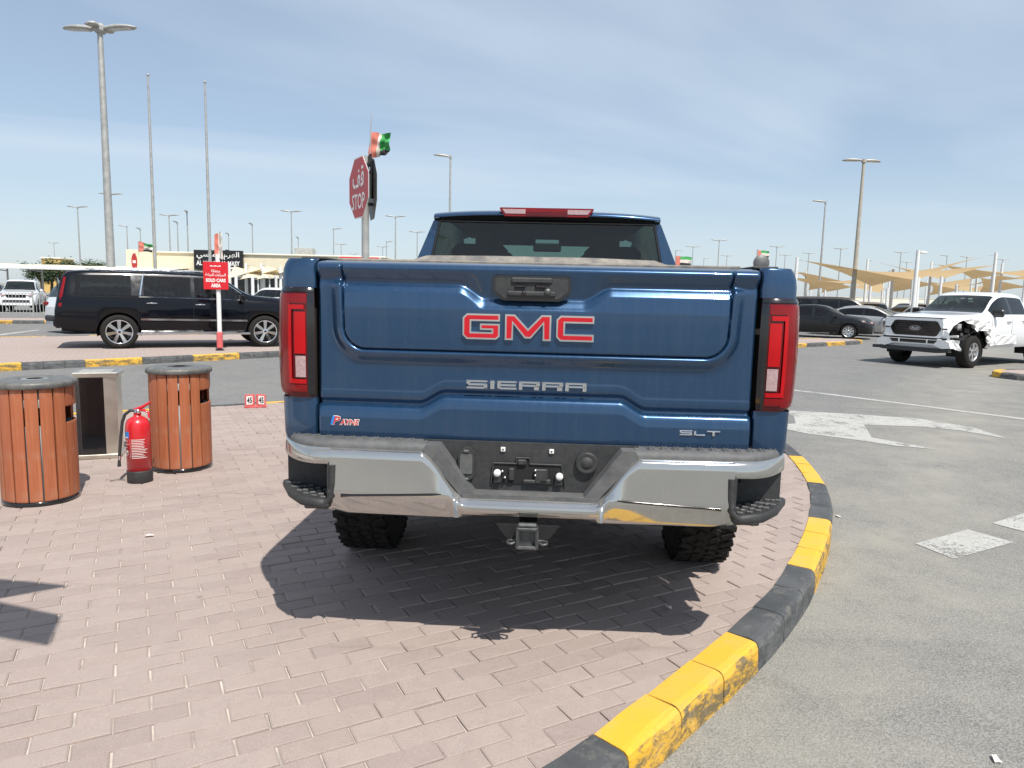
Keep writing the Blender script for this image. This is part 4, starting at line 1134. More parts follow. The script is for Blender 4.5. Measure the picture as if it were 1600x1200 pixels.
class Car:
    def __init__(s, **k):
        s.hole = None; s.__dict__.update(k)
        s.ft, s.fb, s.fh, s.fr = pchip(s.top), pchip(s.belt), pchip(s.hw), pchip(s.wr)
        s.fs = pchip(s.sillp) if hasattr(s, 'sillp') else (lambda x: s.sill)
    def arch(s, x):
        z = 0
        for wx in s.axles:
            r_ = s.R + s.archgap; d = abs(x - wx)
            if d < r_: z = max(z, s.R + math.sqrt(r_ * r_ - d * d))
        return z
    def ring(s, x):
        w, zb, zt, wr = s.fh(x), s.fb(x), s.ft(x), s.fr(x)
        zt = max(zt, zb + .012); gh = zt - zb
        zs = s.fs(x); za = s.arch(x); h = zb - zs
        e = min(.085, .32 * gh)
        body = [(w * .93, zs), (w * .985, zs + .12 * h), (w * 1.0, zs + .42 * h), (w * .995, zs + .72 * h), (w * .985, zs + .86 * h), (w * .955, zb)]
        if za > zs:
            lo = min(za, zb - .10)
            body = [(y if i else w * .985, max(z, lo + .012 * i)) for i, (y, z) in enumerate(body)]
        yA = w * .955; yB = wr; zB = zt - e
        gl = [(yA + (yB - yA) * (t ** 1.15), zb + (zB - zb) * t) for t in (.07, .5, .93, 1.0)]
        rf = [(yB * .955, zt - e * .42), (yB * .86, zt - e * .12), (yB * .5, zt - e * .0), (0, zt + .008)]
        return body + gl + rf          # 6 body, 4 glass band (6..9), 4 roof (10..13)
    def side_y(s, x, z):
        r_ = s.ring(x); zs = [p[1] for p in r_[:10]]; return float(np.interp(z, zs, [p[0] for p in r_[:10]]))
    def stations(s):
        x0, x1 = s.top[0][0], s.top[-1][0]
        xs = set(np.round(np.linspace(x0, x1, s.n), 4)) | {round(v, 4) for w in s.windows for v in w} | {round(v, 4) for w in s.screens for v in w}
        for wx in s.axles:
            r_ = s.R + s.archgap; xs |= {round(float(wx + r_ * math.cos(a)), 4) for a in np.linspace(0, PI, 15)}
        xs = sorted(x for x in xs if x0 <= x <= x1); out = [xs[0]]
        for x in xs[1:]:
            if x - out[-1] > .004: out.append(x)
        return out
    def build(s, root, paint, glassm=None, trim=None, pillar=None):
        xs = s.stations(); rows = []
        for x in xs:
            r_ = s.ring(x); rows.append([(x, -y, z) for y, z in r_] + [(x, y, z) for y, z in r_[::-1][1:]])
        nb = len(rows[0]); N = 14
        def cls(i, j):
            jj = j if j < N - 1 else nb - 2 - j
            if s.hole and s.hole((xs[i] + xs[i + 1]) / 2, jj, j >= N - 1): return 'h'
            xm = (xs[i] + xs[i + 1]) / 2
            if 6 <= jj <= 7:
                for a, b in s.windows:
                    if a < xm < b: return 'w'
                if s.windows and s.windows[0][0] < xm < s.windows[-1][1]: return 'p'
            if jj >= 10 or (jj == 9 and False):
                for a, b in s.screens:
                    if a < xm < b: return 's'
            return 'b'
        body = MB().grid(rows, keep=lambda i, j: cls(i, j) == 'b' or (cls(i, j) == 'p' and not pillar))
        for e, rv in ((0, True), (-1, False)):
            if (e == 0 and getattr(s, 'open_rear', False)): continue
            q = rows[e]; c = (q[0][0], 0, sum(p[2] for p in q) / len(q))
            body.add(q + [c], [((k + 1), k, len(q)) if rv else (k, k + 1, len(q)) for k in range(len(q) - 1)] + [(0, len(q) - 1, len(q)) if rv else (len(q) - 1, 0, len(q))])
        bo = body.build('body', M[paint], root)
        if pillar: 
            for (a0, b0), (a1, b1) in zip(s.windows[:-1], s.windows[1:]):
                for sd in (0, 1):
                    pm = MB().grid(rows, keep=lambda i, j: cls(i, j) == 'p' and b0 < (xs[i] + xs[i + 1]) / 2 < a1 and ((j < N - 1) == (sd == 0)))
                    if pm.f: pm.build('window_pillar', M[pillar], root)
        for k, (a, b) in enumerate(s.windows):
            for sd in (0, 1):
                ii = [i for i in range(len(xs) - 1) if a < (xs[i] + xs[i + 1]) / 2 < b]
                g_ = MB().grid(rows, keep=lambda i, j: i in ii and cls(i, j) == 'w' and ((j < N - 1) == (sd == 0)))
                if g_.f: g_.build('side_window', M[glassm[0] if isinstance(glassm, tuple) else glassm], root)
        for k, (a, b) in enumerate(s.screens):
            ii = [i for i in range(len(xs) - 1) if a < (xs[i] + xs[i + 1]) / 2 < b]
            g_ = MB().grid(rows, keep=lambda i, j: i in ii and cls(i, j) == 's')
            if g_.f: g_.build('windscreen' if k == 0 else 'rear_window', M[glassm[1] if isinstance(glassm, tuple) else glassm], root)
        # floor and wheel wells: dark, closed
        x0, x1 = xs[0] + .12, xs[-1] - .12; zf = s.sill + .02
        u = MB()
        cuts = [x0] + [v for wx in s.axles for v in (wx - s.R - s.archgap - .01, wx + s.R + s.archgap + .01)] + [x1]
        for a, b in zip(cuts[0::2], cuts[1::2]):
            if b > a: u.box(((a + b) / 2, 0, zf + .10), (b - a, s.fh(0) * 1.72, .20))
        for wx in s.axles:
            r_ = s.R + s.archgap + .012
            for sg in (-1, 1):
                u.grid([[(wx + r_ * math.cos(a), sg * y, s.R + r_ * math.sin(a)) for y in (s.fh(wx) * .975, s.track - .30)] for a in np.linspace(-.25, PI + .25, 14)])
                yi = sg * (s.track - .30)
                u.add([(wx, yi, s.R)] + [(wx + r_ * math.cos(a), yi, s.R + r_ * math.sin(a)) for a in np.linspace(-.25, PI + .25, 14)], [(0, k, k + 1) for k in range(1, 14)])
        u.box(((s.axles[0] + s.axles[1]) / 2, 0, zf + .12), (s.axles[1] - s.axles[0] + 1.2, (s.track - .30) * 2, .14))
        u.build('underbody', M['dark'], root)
        for wx in s.axles:
            for sg in (-1, 1):
                car_wheel(root, wx, sg * s.track, s.R, s.tw, s.rim, sg, s.spokes, getattr(s, 'double', False), getattr(s, 'mrim', None))
        return bo
    def seam(s, root, x, z0=None, z1=None, name='door_seam', r_=.0045):
        z0 = z0 if z0 is not None else s.fs(x) + .03; z1 = z1 if z1 is not None else s.fb(x)
        for sg in (-1, 1):
            MB().tube([(x, sg * (s.side_y(x, z) + .0005), z) for z in np.linspace(z0, z1, 8)], r_, 4).build(name, M['dark'], root)
    def strip(s, root, xa, xb, zf, r_, mat, name, lift=.004, n=14, sides=(-1, 1), h=None):
        """moulding along the side: a flat bar of height h"""
        h = h or r_ * 2
        for sg in sides:
            rows = []
            for x in np.linspace(xa, xb, n):
                z = zf(x) if callable(zf) else zf; y = s.side_y(x, z)
                rows.append([(x, sg * (y - .004), z - h / 2), (x, sg * (y + lift), z - h / 2), (x, sg * (y + lift), z + h / 2), (x, sg * (y - .004), z + h / 2)])
            MB().grid(rows, wrap=True, smooth=False).build(name, M[mat], root)
    def handle(s, root, x, z, mat, L=.2):
        for sg in (-1, 1):
            y = s.side_y(x, z)
            MB().tube([(x - L / 2, sg * (y), z), (x - L / 2 + .03, sg * (y + .035), z + .004), (x + L / 2 - .03, sg * (y + .035), z + .004), (x + L / 2, sg * y, z)], .013, 6).build('door_handle', M[mat], root)
    def mirror(s, root, x, z, mat, w=.17, h=.16, stalk='gloss_black'):
        for sg in (-1, 1):
            y = s.side_y(x, z) - .02
            mo = MB().box((x, sg * (y + .14), z + .05), (.12, w, h), bev=.035).build('mirror', M[mat], root)
            MB().box((x + .01, sg * (y + .03), z - .01), (.06, .12, .05), bev=.015).build('stalk', M[stalk], mo)
            MB().box((x - .061, sg * (y + .14), z + .05), (.006, w * .8, h * .75), bev=.002).build('mirror_glass', M['chrome_clean'], mo)
    def lens(s, root, pts, mat, name, lift=.006, sides=(-1, 1)):
        """a lamp on the body side given as (x, z) polygon"""
        for sg in sides:
            c = (sum(p[0] for p in pts) / len(pts), sum(p[1] for p in pts) / len(pts))
            v = [(x, sg * (s.side_y(x, z) + lift), z) for x, z in pts]; v2 = [(x, sg * (s.side_y(x, z) - .02), z) for x, z in pts]; n_ = len(pts)
            cc = (c[0], sg * (s.side_y(*c) + lift * 1.6), c[1])
            MB().add(v + v2 + [cc], [(k, (k + 1) % n_, 2 * n_) for k in range(n_)] + [(k, n_ + k, n_ + (k + 1) % n_, (k + 1) % n_) for k in range(n_)]).build(name, M[mat], root)

def car_wheel(root, x, y, R_, w, rim, sg, spokes, double=False, mrim=None):
    wo = wheel(root, 0, 0, R_, w, rim, sg, spokes, 0, False, mrim, double)
    wo.location = (x, y, R_); wo.rotation_euler = (0, 0, PI / 2)
    return wo
def fpanel(root, pts, x0, x1, mat, name):
    """panel given in (y, z), standing at x0..x1"""
    return MB().prism(pts, 0, x0, x1).build(name, M[mat], root)
def seats(root, xs, hw, zf, zh):
    for x in xs:
        for sg in (-1, 1):
            y = sg * hw * .5
            so_ = MB().box((x, y, zf + .22), (.12, .46, .52), bev=.05, tilt=('Y', -.2)).box((x + .22, y, zf), (.5, .46, .14), bev=.04).build('seat', M['seat'], root)
            MB().box((x - .10, y, zh), (.08, .26, .18), bev=.035).build('headrest', M['seat'], so_)

# ---- cab and nose of the blue pickup (its own frame is x right, y forward)
cabroot = bpy.data.objects.new('cab', None); COL.objects.link(cabroot); cabroot.parent = TR; cabroot.location = (.022, 0, 0); cabroot.rotation_euler = (0, 0, PI / 2)
CB = Car(top=[(1.93, 1.985), (2.02, 2.03), (2.5, 2.062), (3.0, 2.055), (3.4, 1.985), (4.12, 1.53), (4.3, 1.50), (5.0, 1.44), (5.45, 1.38), (5.58, 1.22)],
         belt=[(1.93, 1.44), (3.0, 1.42), (4.1, 1.36), (5.2, 1.30), (5.58, 1.14)], hw=[(1.93, 1.00), (2.3, 1.015), (4.0, 1.015), (5.0, 1.0), (5.4, .95), (5.58, .88)],
         wr=[(1.93, .745), (2.3, .78), (3.1, .775), (3.5, .76), (4.15, .84), (4.6, .86), (5.58, .80)], sill=.52, axles=(-9, AXF), R=WR, archgap=.08, track=.925, tw=.285, rim=.25, spokes=6,
         n=46, windows=[(2.12, 2.86), (2.98, 3.92)], screens=[(3.42, 4.13)], open_rear=True)
def _cab():
    xs = CB.stations(); rows = []
    for x in xs:
        r_ = CB.ring(x); rows.append([(x, -y, z) for y, z in r_] + [(x, y, z) for y, z in r_[::-1][1:]])
    nb, N = len(rows[0]), 14
    def cls(i, j):
        jj = j if j < N - 1 else nb - 2 - j; xm = (xs[i] + xs[i + 1]) / 2
        if 6 <= jj <= 7 and any(a < xm < b for a, b in CB.windows): return 'w'
        if jj >= 10 and any(a < xm < b for a, b in CB.screens): return 's'
        return 'b'
    body = MB().grid(rows, keep=lambda i, j: cls(i, j) == 'b')
    q = rows[-1]; c = (q[0][0], 0, 1.0); body.add(q + [c], [(k, k + 1, len(q)) for k in range(len(q) - 1)])
    body.build('cab_body', M['blue'], cabroot)
    for a, b in CB.windows:
        for sd in (0, 1):
            MB().grid(rows, keep=lambda i, j: cls(i, j) == 'w' and a < (xs[i] + xs[i + 1]) / 2 < b and ((j < N - 1) == (sd == 0))).build('side_window', M['glass_dark'], cabroot)
    MB().grid(rows, keep=lambda i, j: cls(i, j) == 's').build('windscreen', M['glass_clear'], cabroot)
    # back wall with the window opening
    r0 = CB.ring(1.93)
    out = [(-y, z) for y, z in r0[1:]] + [(y, z) for y, z in r0[::-1][1:-1]]
    xb = lambda z: 1.93 - .045 * (1.98 - z) / .5
    gw = [(-.775, 1.575), (.775, 1.575), (.70, 1.948), (-.70, 1.948)]
    glz = MB().add([(xb(z) - .012, -x, z) for x, z in gw], [(0, 1, 2, 3)]).build('rear_window', M['glass_rear'], cabroot)
    fr_ = MB()
    def quad(*p): fr_.add([(xb(z), -x, z) for x, z in p], [tuple(range(len(p)))])
    quad((-.99, .62), (.99, .62), (.955, 1.44), (-.955, 1.44)); quad((-.955, 1.44), (.955, 1.44), (.86, 1.575), (-.86, 1.575)) if False else None
    quad((-.955, 1.44), (.955, 1.44), (.775, 1.575), (-.775, 1.575))
    for sg in (-1, 1):
        quad((sg * .955, 1.44), (sg * .775, 1.575), (sg * .70, 1.948), (sg * .745, 1.95))
        quad((sg * .70, 1.948), (sg * .745, 1.95), (sg * .70, 1.975), (0, 1.985), (0, 1.948))
    fr_.build('cab_back', M['blue'], cabroot)
    for a, b in zip(gw, gw[1:] + gw[:1]):
        MB().tube([(xb(a[1]) - .012, -a[0], a[1]), (xb(b[1]) - .012, -b[0], b[1])], .010, 6).build('window_seal', M['gloss_black'], cabroot)
    # roof lip overhanging the window, with the dark underside
    sp = []
    for y in np.linspace(-.735, .735, 25):
        a = abs(y) / .715; zz = 2.022 - .020 * a ** 3; k = .0 + .03 * a ** 4
        sp.append([(2.05, -y, zz + .012), (1.93 + k, -y, zz + .004), (1.865 + k, -y, zz - .012), (1.845 + k, -y, zz - .030), (1.850 + k, -y, zz - .036)])
    lip = MB().grid(sp).build('roof_lip', M['blue'], cabroot)
    su = [[(1.851 + .03 * (abs(y) / .715) ** 4, -y, 1.985 - .020 * (abs(y) / .715) ** 3), (1.90, -y, 1.968 - .012 * (abs(y) / .715) ** 3), (1.922, -y, 1.950)] for y in np.linspace(-.735, .735, 25)]
    MB().grid(su).build('lip_underside', M['gloss_black'], lip)
    bl_ = MB().prism([(-.30, 2.032), (.30, 2.032), (.30, 2.020), (.265, 1.978), (-.265, 1.978), (-.30, 2.020)], 0, 1.825, 1.90).build('high_brake_lamp', M['lens_red'], cabroot)
    for sg in (-1, 1):
        MB().prism([(sg * .135, 2.022), (sg * .284, 2.022), (sg * .262, 1.994), (sg * .135, 1.994)], 0, 1.8215, 1.8265).build('cargo_lens', M['lens_white'], bl_)
    MB().prism([(-.132, 2.008), (.132, 2.008), (.132, 1.984), (-.132, 1.984)], 0, 1.8215, 1.8265).build('brake_element', M['lens_dark'], bl_)
    # interior
    for x in (2.35, 3.35):
        for sg in (-1, 1):
            y = sg * .44
            so_ = MB().box((x, y, 1.30), (.14, .52, .62), bev=.05, tilt=('Y', -.15)).box((x + .26, y, 1.02), (.5, .5, .16), bev=.04).build('seat', M['seat'], cabroot)
            MB().box((x - .06, y + sg * .03, 1.70), (.09, .40, .26), bev=.05).build('headrest', M['seat'], so_)
    MB().box((2.33, 0, 1.30), (.14, .26, .60), bev=.04).box((2.28, 0, 1.65), (.08, .24, .14), bev=.03).build('middle_seat', M['seat'], cabroot)
    MB().box((4.05, 0, 1.30), (.4, 1.6, .35), bev=.08).build('dashboard', M['seat'], cabroot)
    MB().box((3.62, 0, 1.90), (.03, .25, .075), bev=.012).build('rear_view_mirror', M['seat'], cabroot)
    for sg in (-1, 1): MB().box((3.40, sg * .36, 1.945), (.03, .52, .09), bev=.01).build('sun_visor', M['seat'], cabroot)
    MB().box((2.7, 0, 1.975), (1.35, 1.3, .05)).build('headliner', M['seat'], cabroot)
    MB().box((3.6, 0, .62), (3.6, 1.75, .16)).build('cab_floor', M['dark'], cabroot)
    for x in (2.92, 4.0): CB.seam(cabroot, x, .7)
    CB.handle(cabroot, 2.25, 1.25, 'chrome_clean'); CB.handle(cabroot, 3.15, 1.23, 'chrome_clean'); CB.mirror(cabroot, 3.85, 1.42, 'gloss_black', .2, .26)
    fpanel(cabroot, [(-.6, .80), (.6, .80), (.66, 1.0), (.6, 1.22), (-.6, 1.22), (-.66, 1.0)], 5.56, 5.60, 'gloss_black', 'grille')
    MB().box((5.58, 0, .68), (.14, 1.84, .24), bev=.05).build('front_bumper', M['chrome'], cabroot)
    for sg in (-1, 1): MB().box((5.50, sg * .79, 1.12), (.14, .22, .26), bev=.04).build('headlamp', M['lens_white'], cabroot)
    u = MB()
    r_ = WR + .09
    for sg in (-1, 1):
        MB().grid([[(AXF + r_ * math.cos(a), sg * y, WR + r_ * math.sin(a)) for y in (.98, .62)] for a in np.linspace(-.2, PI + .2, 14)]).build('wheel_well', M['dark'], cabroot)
_cab()
# inner wheel wells of the bed
for sg in (-1, 1):
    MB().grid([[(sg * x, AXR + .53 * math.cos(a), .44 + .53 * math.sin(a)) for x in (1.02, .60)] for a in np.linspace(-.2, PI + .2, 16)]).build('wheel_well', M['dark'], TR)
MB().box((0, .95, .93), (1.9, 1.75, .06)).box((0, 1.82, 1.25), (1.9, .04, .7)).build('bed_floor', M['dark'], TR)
# ---------------------------------------------------------------- litter bins, extinguisher, number stand
def litter_bin(loc, rz, label, notch=0.0):
    root = empty('litter_bin', loc, rz, label, 'litter bin', 'round timber-slat litter bins')
    root.scale = (.85, .85, .96)
    NS, RB, HB = 17, .268, .84
    sw = 2 * PI * RB / NS - .013
    def slat_me(z0, z1):
        mb = MB(); t = .018; w = sw / 2; rows = []
        for a in (-1, -.33, .33, 1):
            th = a * w / RB; rows.append([((RB + d) * math.cos(th) , (RB + d) * math.sin(th), z) for d, z in ((-t, z0 + .004), (0, z0), (.002, z0 + .01), (.002, z1 - .01), (0, z1), (-t, z1 - .002))])
        mb.grid(rows, smooth=False, wrap=True); k = len(rows[0])
        mb.add(rows[0], [tuple(range(k))]); mb.add(rows[-1], [tuple(range(k))[::-1]])
        return mb.mesh('slat', M['wood'])
    fm, um, lm = slat_me(.035, HB), slat_me(HB - .155, HB), slat_me(.035, HB - .27)
    for k in range(NS):
        a = 2 * PI * k / NS
        if abs((a - notch + PI) % (2 * PI) - PI) < .42:
            inst('slat', um, root, (0, 0, 0), a); inst('slat', lm, root, (0, 0, 0), a)
        else: inst('slat', fm, root, (0, 0, 0), a)
    MB().lathe([(.235, .02), (.238, .06), (.238, HB - .275), (.236, HB - .275), (.20, HB - .28)], 40).build('steel_liner', M['sign_grey'], root)
    MB().lathe([(.236, HB - .15), (.238, HB - .02), (.2, HB - .02)], 40).build('upper_ring', M['galv'], root)
    for k in range(5):
        a = notch + PI / 2 + PI * (k + .5) / 5
        MB().box((.236 * math.cos(a), .236 * math.sin(a), HB - .2), (.012, .03, .16), rz=a).build('stay', M['galv'], root)
    MB().lathe([(.0, 0.0), (.25, 0.0), (.272, .006), (.272, .03), (.25, .034)], 40).build('base_ring', M['gloss_black'], root)
    lid = MB().lathe([(.105, HB - .01), (.108, HB + .030), (.118, HB + .034), (.26, HB + .030), (.286, HB + .024), (.292, HB + .012), (.292, HB - .012), (.284, HB - .018), (.24, HB - .018)], 48).build('lid', M['bin_grey'], root)
    MB().lathe([(0, HB + .005), (.11, HB + .005), (.108, HB + .02), (.095, HB + .032), (.06, HB + .034)], 32).build('ash_tray', M['steel'] if notch > .2 else M['black_plastic'], lid)
    return root
litter_bin((-3.24, 4.78, 0), 0, 'wooden slatted litter bin cut by the left edge, with a pale disc in its lid', .35)
litter_bin((-2.71, 5.74, 0), .12, 'wooden slatted litter bin to the right of the fire extinguisher', .05)

ab = empty('ash_bin', (-3.56, 6.06, 0), .35, 'stainless steel ash bin with black panel behind the left wooden bin', 'ash bin')
MB().box((0, 0, .02), (.33, .28, .04), bev=.006).build('plinth', M['steel'], ab)
MB().prism([(.155, -.115), (.06, -.135), (.06, .12), (.155, .12)], 2, .04, .70).build('side_panel', M['steel'], ab)
MB().prism([(-.155, -.115), (-.125, -.122), (-.125, .12), (-.155, .12)], 2, .04, .70).build('side_panel', M['gloss_black'], ab)
MB().box((-.033, -.012, .37), (.182, .25, .66), bev=.004).build('front_panel', M['gloss_black'], ab)
lid = MB().box((0, 0, .722), (.345, .285, .045), bev=.008).build('lid', M['steel'], ab)
MB().box((0, 0, .747), (.25, .18, .006)).build('grille_plate', M['galv'], lid)

ex = empty('fire_extinguisher', (-2.82, 5.28, 0), .15, 'red fire extinguisher with black hose standing between the two wooden bins', 'fire extinguisher')
MB().lathe([(0, .055), (.086, .06), (.087, .42), (.083, .45), (.068, .478), (.045, .495), (.028, .502), (.026, .525)], 40).build('cylinder', M['ext_red'], ex)
MB().lathe([(0, 0), (.085, 0), (.089, .006), (.090, .085), (.088, .092), (.082, .092)], 40).build('base_skirt', M['black_plastic'], ex)
MB().lathe([(.018, .52), (.022, .525), (.022, .555), (0, .56)], 16).build('valve', M['chrome_clean'], ex)
hd = MB().tube([(-.02, 0, .553), (.03, 0, .568), (.085, -.01, .60), (.10, -.01, .612)], [.010, .012, .010, .008], 8).build('squeeze_lever', M['ext_red'], ex)
MB().tube([(-.01, 0, .545), (.05, 0, .548), (.085, -.015, .53), (.088, -.02, .49)], [.008, .011, .009, .007], 8).build('carry_handle', M['ext_red'], ex)
MB().lathe([(0, -.012), (.016, -.012), (.018, 0), (.016, .006), (0, .006)], 14, 1, (.012, -.022, .54)).build('pressure_gauge', M['chrome_clean'], ex)
hose = [(-.018, 0, .545), (-.05, -.005, .545), (-.085, -.01, .515), (-.105, -.01, .46), (-.118, -.012, .36), (-.128, -.015, .26), (-.133, -.017, .20)]
ho_ = MB().tube(hose, .0115, 8).build('hose', M['black_plastic'], ex)
MB().tube([(-.133, -.017, .20), (-.135, -.018, .17)], .0125, 8).build('ferrule', M['chrome_clean'], ho_)
MB().tube([(-.135, -.018, .172), (-.138, -.019, .12)], [.010, .014], 8).build('nozzle', M['black_plastic'], ho_)
def wrap_patch(a0, a1, z0, z1, r_, mat, name, parent):
    return MB().grid([[(r_ * math.cos(a), r_ * math.sin(a), z) for z in (z0, z1)] for a in np.linspace(a0, a1, 12)]).build(name, M[mat], parent)
lb = wrap_patch(R(-165), R(-115), .345, .395, .0885, 'sticker_blue', 'blue_label', ex)
tx = MB()
def wrap_line(a0, a1, z, h): tx.grid([[(.0888 * math.cos(a), .0888 * math.sin(a), zz) for zz in (z - h / 2, z + h / 2)] for a in np.linspace(a0, a1, 6)])
wrap_line(R(-160), R(-122), .352, .008)
for k in range(12): wrap_line(R(-104), R(-104 + rng.uniform(52, 74)), .335 - .0125 * k, .0042)
for k, z in enumerate((.325, .300, .275, .225, .213)): wrap_line(R(-164), R(-164 + rng.uniform(30, 46)), z, .004)
for q in range(3): wrap_line(R(-160 + 14 * q), R(-151 + 14 * q), .245, .018)
tx.grid([[(.0888 * math.cos(a), .0888 * math.sin(a), zz) for zz in (.2, .34)] for a in (R(-111), R(-110.2))])
tx.build('white_print', M['sign_white'], ex, kind='stuff')
pin = MB().tube([(-3.03, 5.24, .006), (-2.99, 5.27, .010), (-2.94, 5.29, .006)], .003, 5).build('safety_pin', M['hitch'], None, 'bent wire safety pin lying on the bricks by the extinguisher', 'wire pin')

ns = empty('number_stand', (-3.19, 8.74, 0), .28, 'small faded red folding stand with white number cards on the paving', 'number stand')
for sg in (-1, 1):
    o = MB().box((sg * .066, .02, .085), (.128, .012, .165), bev=.004, rz=-sg * .45).build('plate', M['number_red'], ns)
    o2 = MB().box((sg * .070, .0115, .095), (.078, .004, .105), rz=-sg * .45).build('card', M['sign_white'], o)
    mb = MB(); c_, s_ = math.cos(-sg * .45), math.sin(-sg * .45)
    put_text(mb, '45', .075, (sg * .070 + .0032 * s_, .0115 - .0032 * c_, .095), (c_, s_, 0), (0, 0, 1), width=.066, bold=.03)
    mb.build('number', M['sign_black'], o, fix=False)
MB().box((0, .06, .006), (.27, .10, .012), bev=.003).build('foot', M['number_red'], ns)

# ---------------------------------------------------------------- signs
def octagon(r_): return [(r_ * math.cos(PI / 8 + k * PI / 4) / math.cos(PI / 8), r_ * math.sin(PI / 8 + k * PI / 4) / math.cos(PI / 8)) for k in range(8)]
def plate(root, poly, c, ux, nrm, t, mat, name):
    """flat plate: polygon in (ux, z), facing nrm"""
    c, ux, nrm = Vector(c), Vector(ux).normalized(), Vector(nrm).normalized(); n_ = len(poly); up = Vector((0, 0, 1))
    v = [c + ux * p[0] + up * p[1] + nrm * t for p in poly] + [c + ux * p[0] + up * p[1] for p in poly]
    return MB().add(v, [tuple(range(n_)), tuple(range(n_, 2 * n_))[::-1]] + [(k, n_ + k, n_ + (k + 1) % n_, (k + 1) % n_) for k in range(n_)]).build(name, M[mat], root)
def cloth(name, mats, parent, A, B, C_, D_, amp, bands, n=18, m=12, seed=1, **kw):
    """crumpled cloth between 4 corners; bands: function (u, v) -> material index"""
    r_ = random.Random(seed); ph = [r_.uniform(0, 6) for _ in range(8)]
    A, B, C_, D_ = map(Vector, (A, B, C_, D_)); nrm = (B - A).cross(D_ - A).normalized(); P_ = []
    for i in range(n + 1):
        u = i / n; row = []
        for j in range(m + 1):
            v = j / m; p = (A * (1 - u) + B * u) * (1 - v) + (D_ * (1 - u) + C_ * u) * v
            f = math.sin(u * 9 + ph[0] + 2 * v) + .7 * math.sin(u * 15 + v * 7 + ph[1]) + .5 * math.sin(v * 13 + ph[2] - u * 4)
            row.append(p + nrm * amp * f * (.25 + u) + Vector((0, 0, 1)) * amp * .5 * math.sin(u * 8 + ph[3] + v * 3) * u)
        P_.append(row)
    mb = MB().grid(P_)
    k = 0
    for i in range(n):
        for j in range(m): mb.m[k] = bands((i + .5) / n, (j + .5) / m); k += 1
    return mb.build(name, mats, parent, fix=False, **kw)
UAE = [M['flag_red'], M['flag_green'], M['flag_white'], M['flag_black']]
uae = lambda u, v: 0 if u < .30 else (1 if v < .34 else (2 if v < .67 else 3))

p0 = at(571, 400, 9.35); SX, SY = float(p0[0]), 9.35
sgn = empty('stop_sign', (SX, SY, 0), 0, 'red octagonal STOP sign in Arabic and English on a steel post', 'stop sign')
ctop = at(561, 294, 9.35)[2]
MB().tube([(0, 0, 0), (0, 0, ctop + .40)], .048, 14).build('post', M['galv'], sgn)
nrm = Vector((-.86, -.51, 0)); ux = Vector((.51, -.86, 0))
ctr = Vector((-.075, -.03, ctop))
bp = plate(sgn, octagon(.382), ctr, ux, nrm, .004, 'sign_white', 'sign_plate')
plate(sgn, octagon(.366), ctr + nrm * .0045, ux, nrm, .003, 'sign_red', 'red_face')
mb = MB(); put_text(mb, 'STOP', .20, ctr + nrm * .0095 + Vector((0, 0, -.17)), ux, (0, 0, 1), width=.50, bold=.015); mb.build('lettering', M['sign_white'], sgn, fix=False)
mb = MB(); put_text(mb, '\uFED2\uFED7', .26, ctr + nrm * .0095 + Vector((0, 0, .13)), ux, (0, 0, 1), width=.44, bold=.02, res=3); mb.build('arabic_lettering', M['sign_white'], sgn, fix=False)
n2 = Vector((.94, .34, 0)); u2 = Vector((.34, -.94, 0))
plate(sgn, octagon(.37), Vector((.085, .02, ctop - .02)), u2, n2, .004, 'sign_grey', 'rear_sign_plate')
for dz in (-.2, .2):
    MB().box((.045, 0, ctop + dz), (.10, .05, .04), bev=.006, rz=.35).build('clamp', M['gloss_black'], sgn)
MB().box((.09, -.02, ctop + .12), (.03, .09, .5), bev=.01).build('bracket', M['sign_black'], sgn)
flg = empty('flag', (SX + .06, SY, ctop + .30), 0, 'crumpled red white and green flag fluttering above the STOP sign', 'flag')
MB().tube([(0, 0, 0), (.01, 0, .35), (.02, 0, .62)], [.012, .010, .003], 8).build('flag_stick', M['galv'], flg)
cloth('flag_cloth', UAE, flg, (.01, 0, .40), (.30, -.05, .37), (.24, -.02, .13), (-.03, 0, .06), .036, lambda u, v: 0 if u < .38 else (2 if u < .52 else (1 if v < .78 else 3)), seed=4)
tie = MB().tube([(-.02, -.02, -.02), (.03, -.03, .04), (.0, -.02, .10), (.02, -.03, .12)], [.03, .035, .02, .015], 8).build('cloth_tie', M['flag_black'], flg)

gx0 = gnd(344, 547)
sc_ = empty('sold_cars_sign', (float(gx0[0]), float(gx0[1]), 0), R(6), 'red SOLD CARS AREA board on a white post in front of the black SUV', 'sign')
zc0 = at(340, 431, float(gx0[1]))[2]
MB().tube([(0, 0, 0), (0, 0, zc0 + .5)], .052, 12).build('post', M['white_metal'], sc_)
brd = MB().box((-.03, -.072, zc0), (.56, .02, .64), bev=.004).build('board', M['board_red'], sc_)
def brd_text(s_, h, z, w, bold=.02):
    mb = MB(); put_text(mb, s_, h, (-.03, -.0845, zc0 + z), (1, 0, 0), (0, 0, 1), width=w, bold=bold); mb.build('lettering', M['sign_white'], brd, fix=False)
brd_text('\uFE94\uFED8\uFEC4\uFEE8\uFEE3', .075, .115, .20)
brd_text('\uFE94\uFECB\uFE8E\uFE92\uFEE4\uFEDF\uFE8D \uFE95\uFE8D\uFEAD\uFE8E\uFEF4\uFEB4\uFEDF\uFE8D', .085, .015, .46)
brd_text('SOLD CARS', .085, -.105, .45, .05); brd_text('AREA', .085, -.225, .22, .05)
mb = MB()
for k in range(5): mb.box((-.13 + .05 * k, -.0842, zc0 + .225 - .005 * (k % 2)), (.042, .002, .018 + .008 * ((k + 1) % 2)))
mb.build('crest', M['sign_white'], brd, kind='stuff')
MB().box((.03, -.11, .24), (.13, .11, .40), bev=.03).build('red_guard', M['number_red'], sc_)
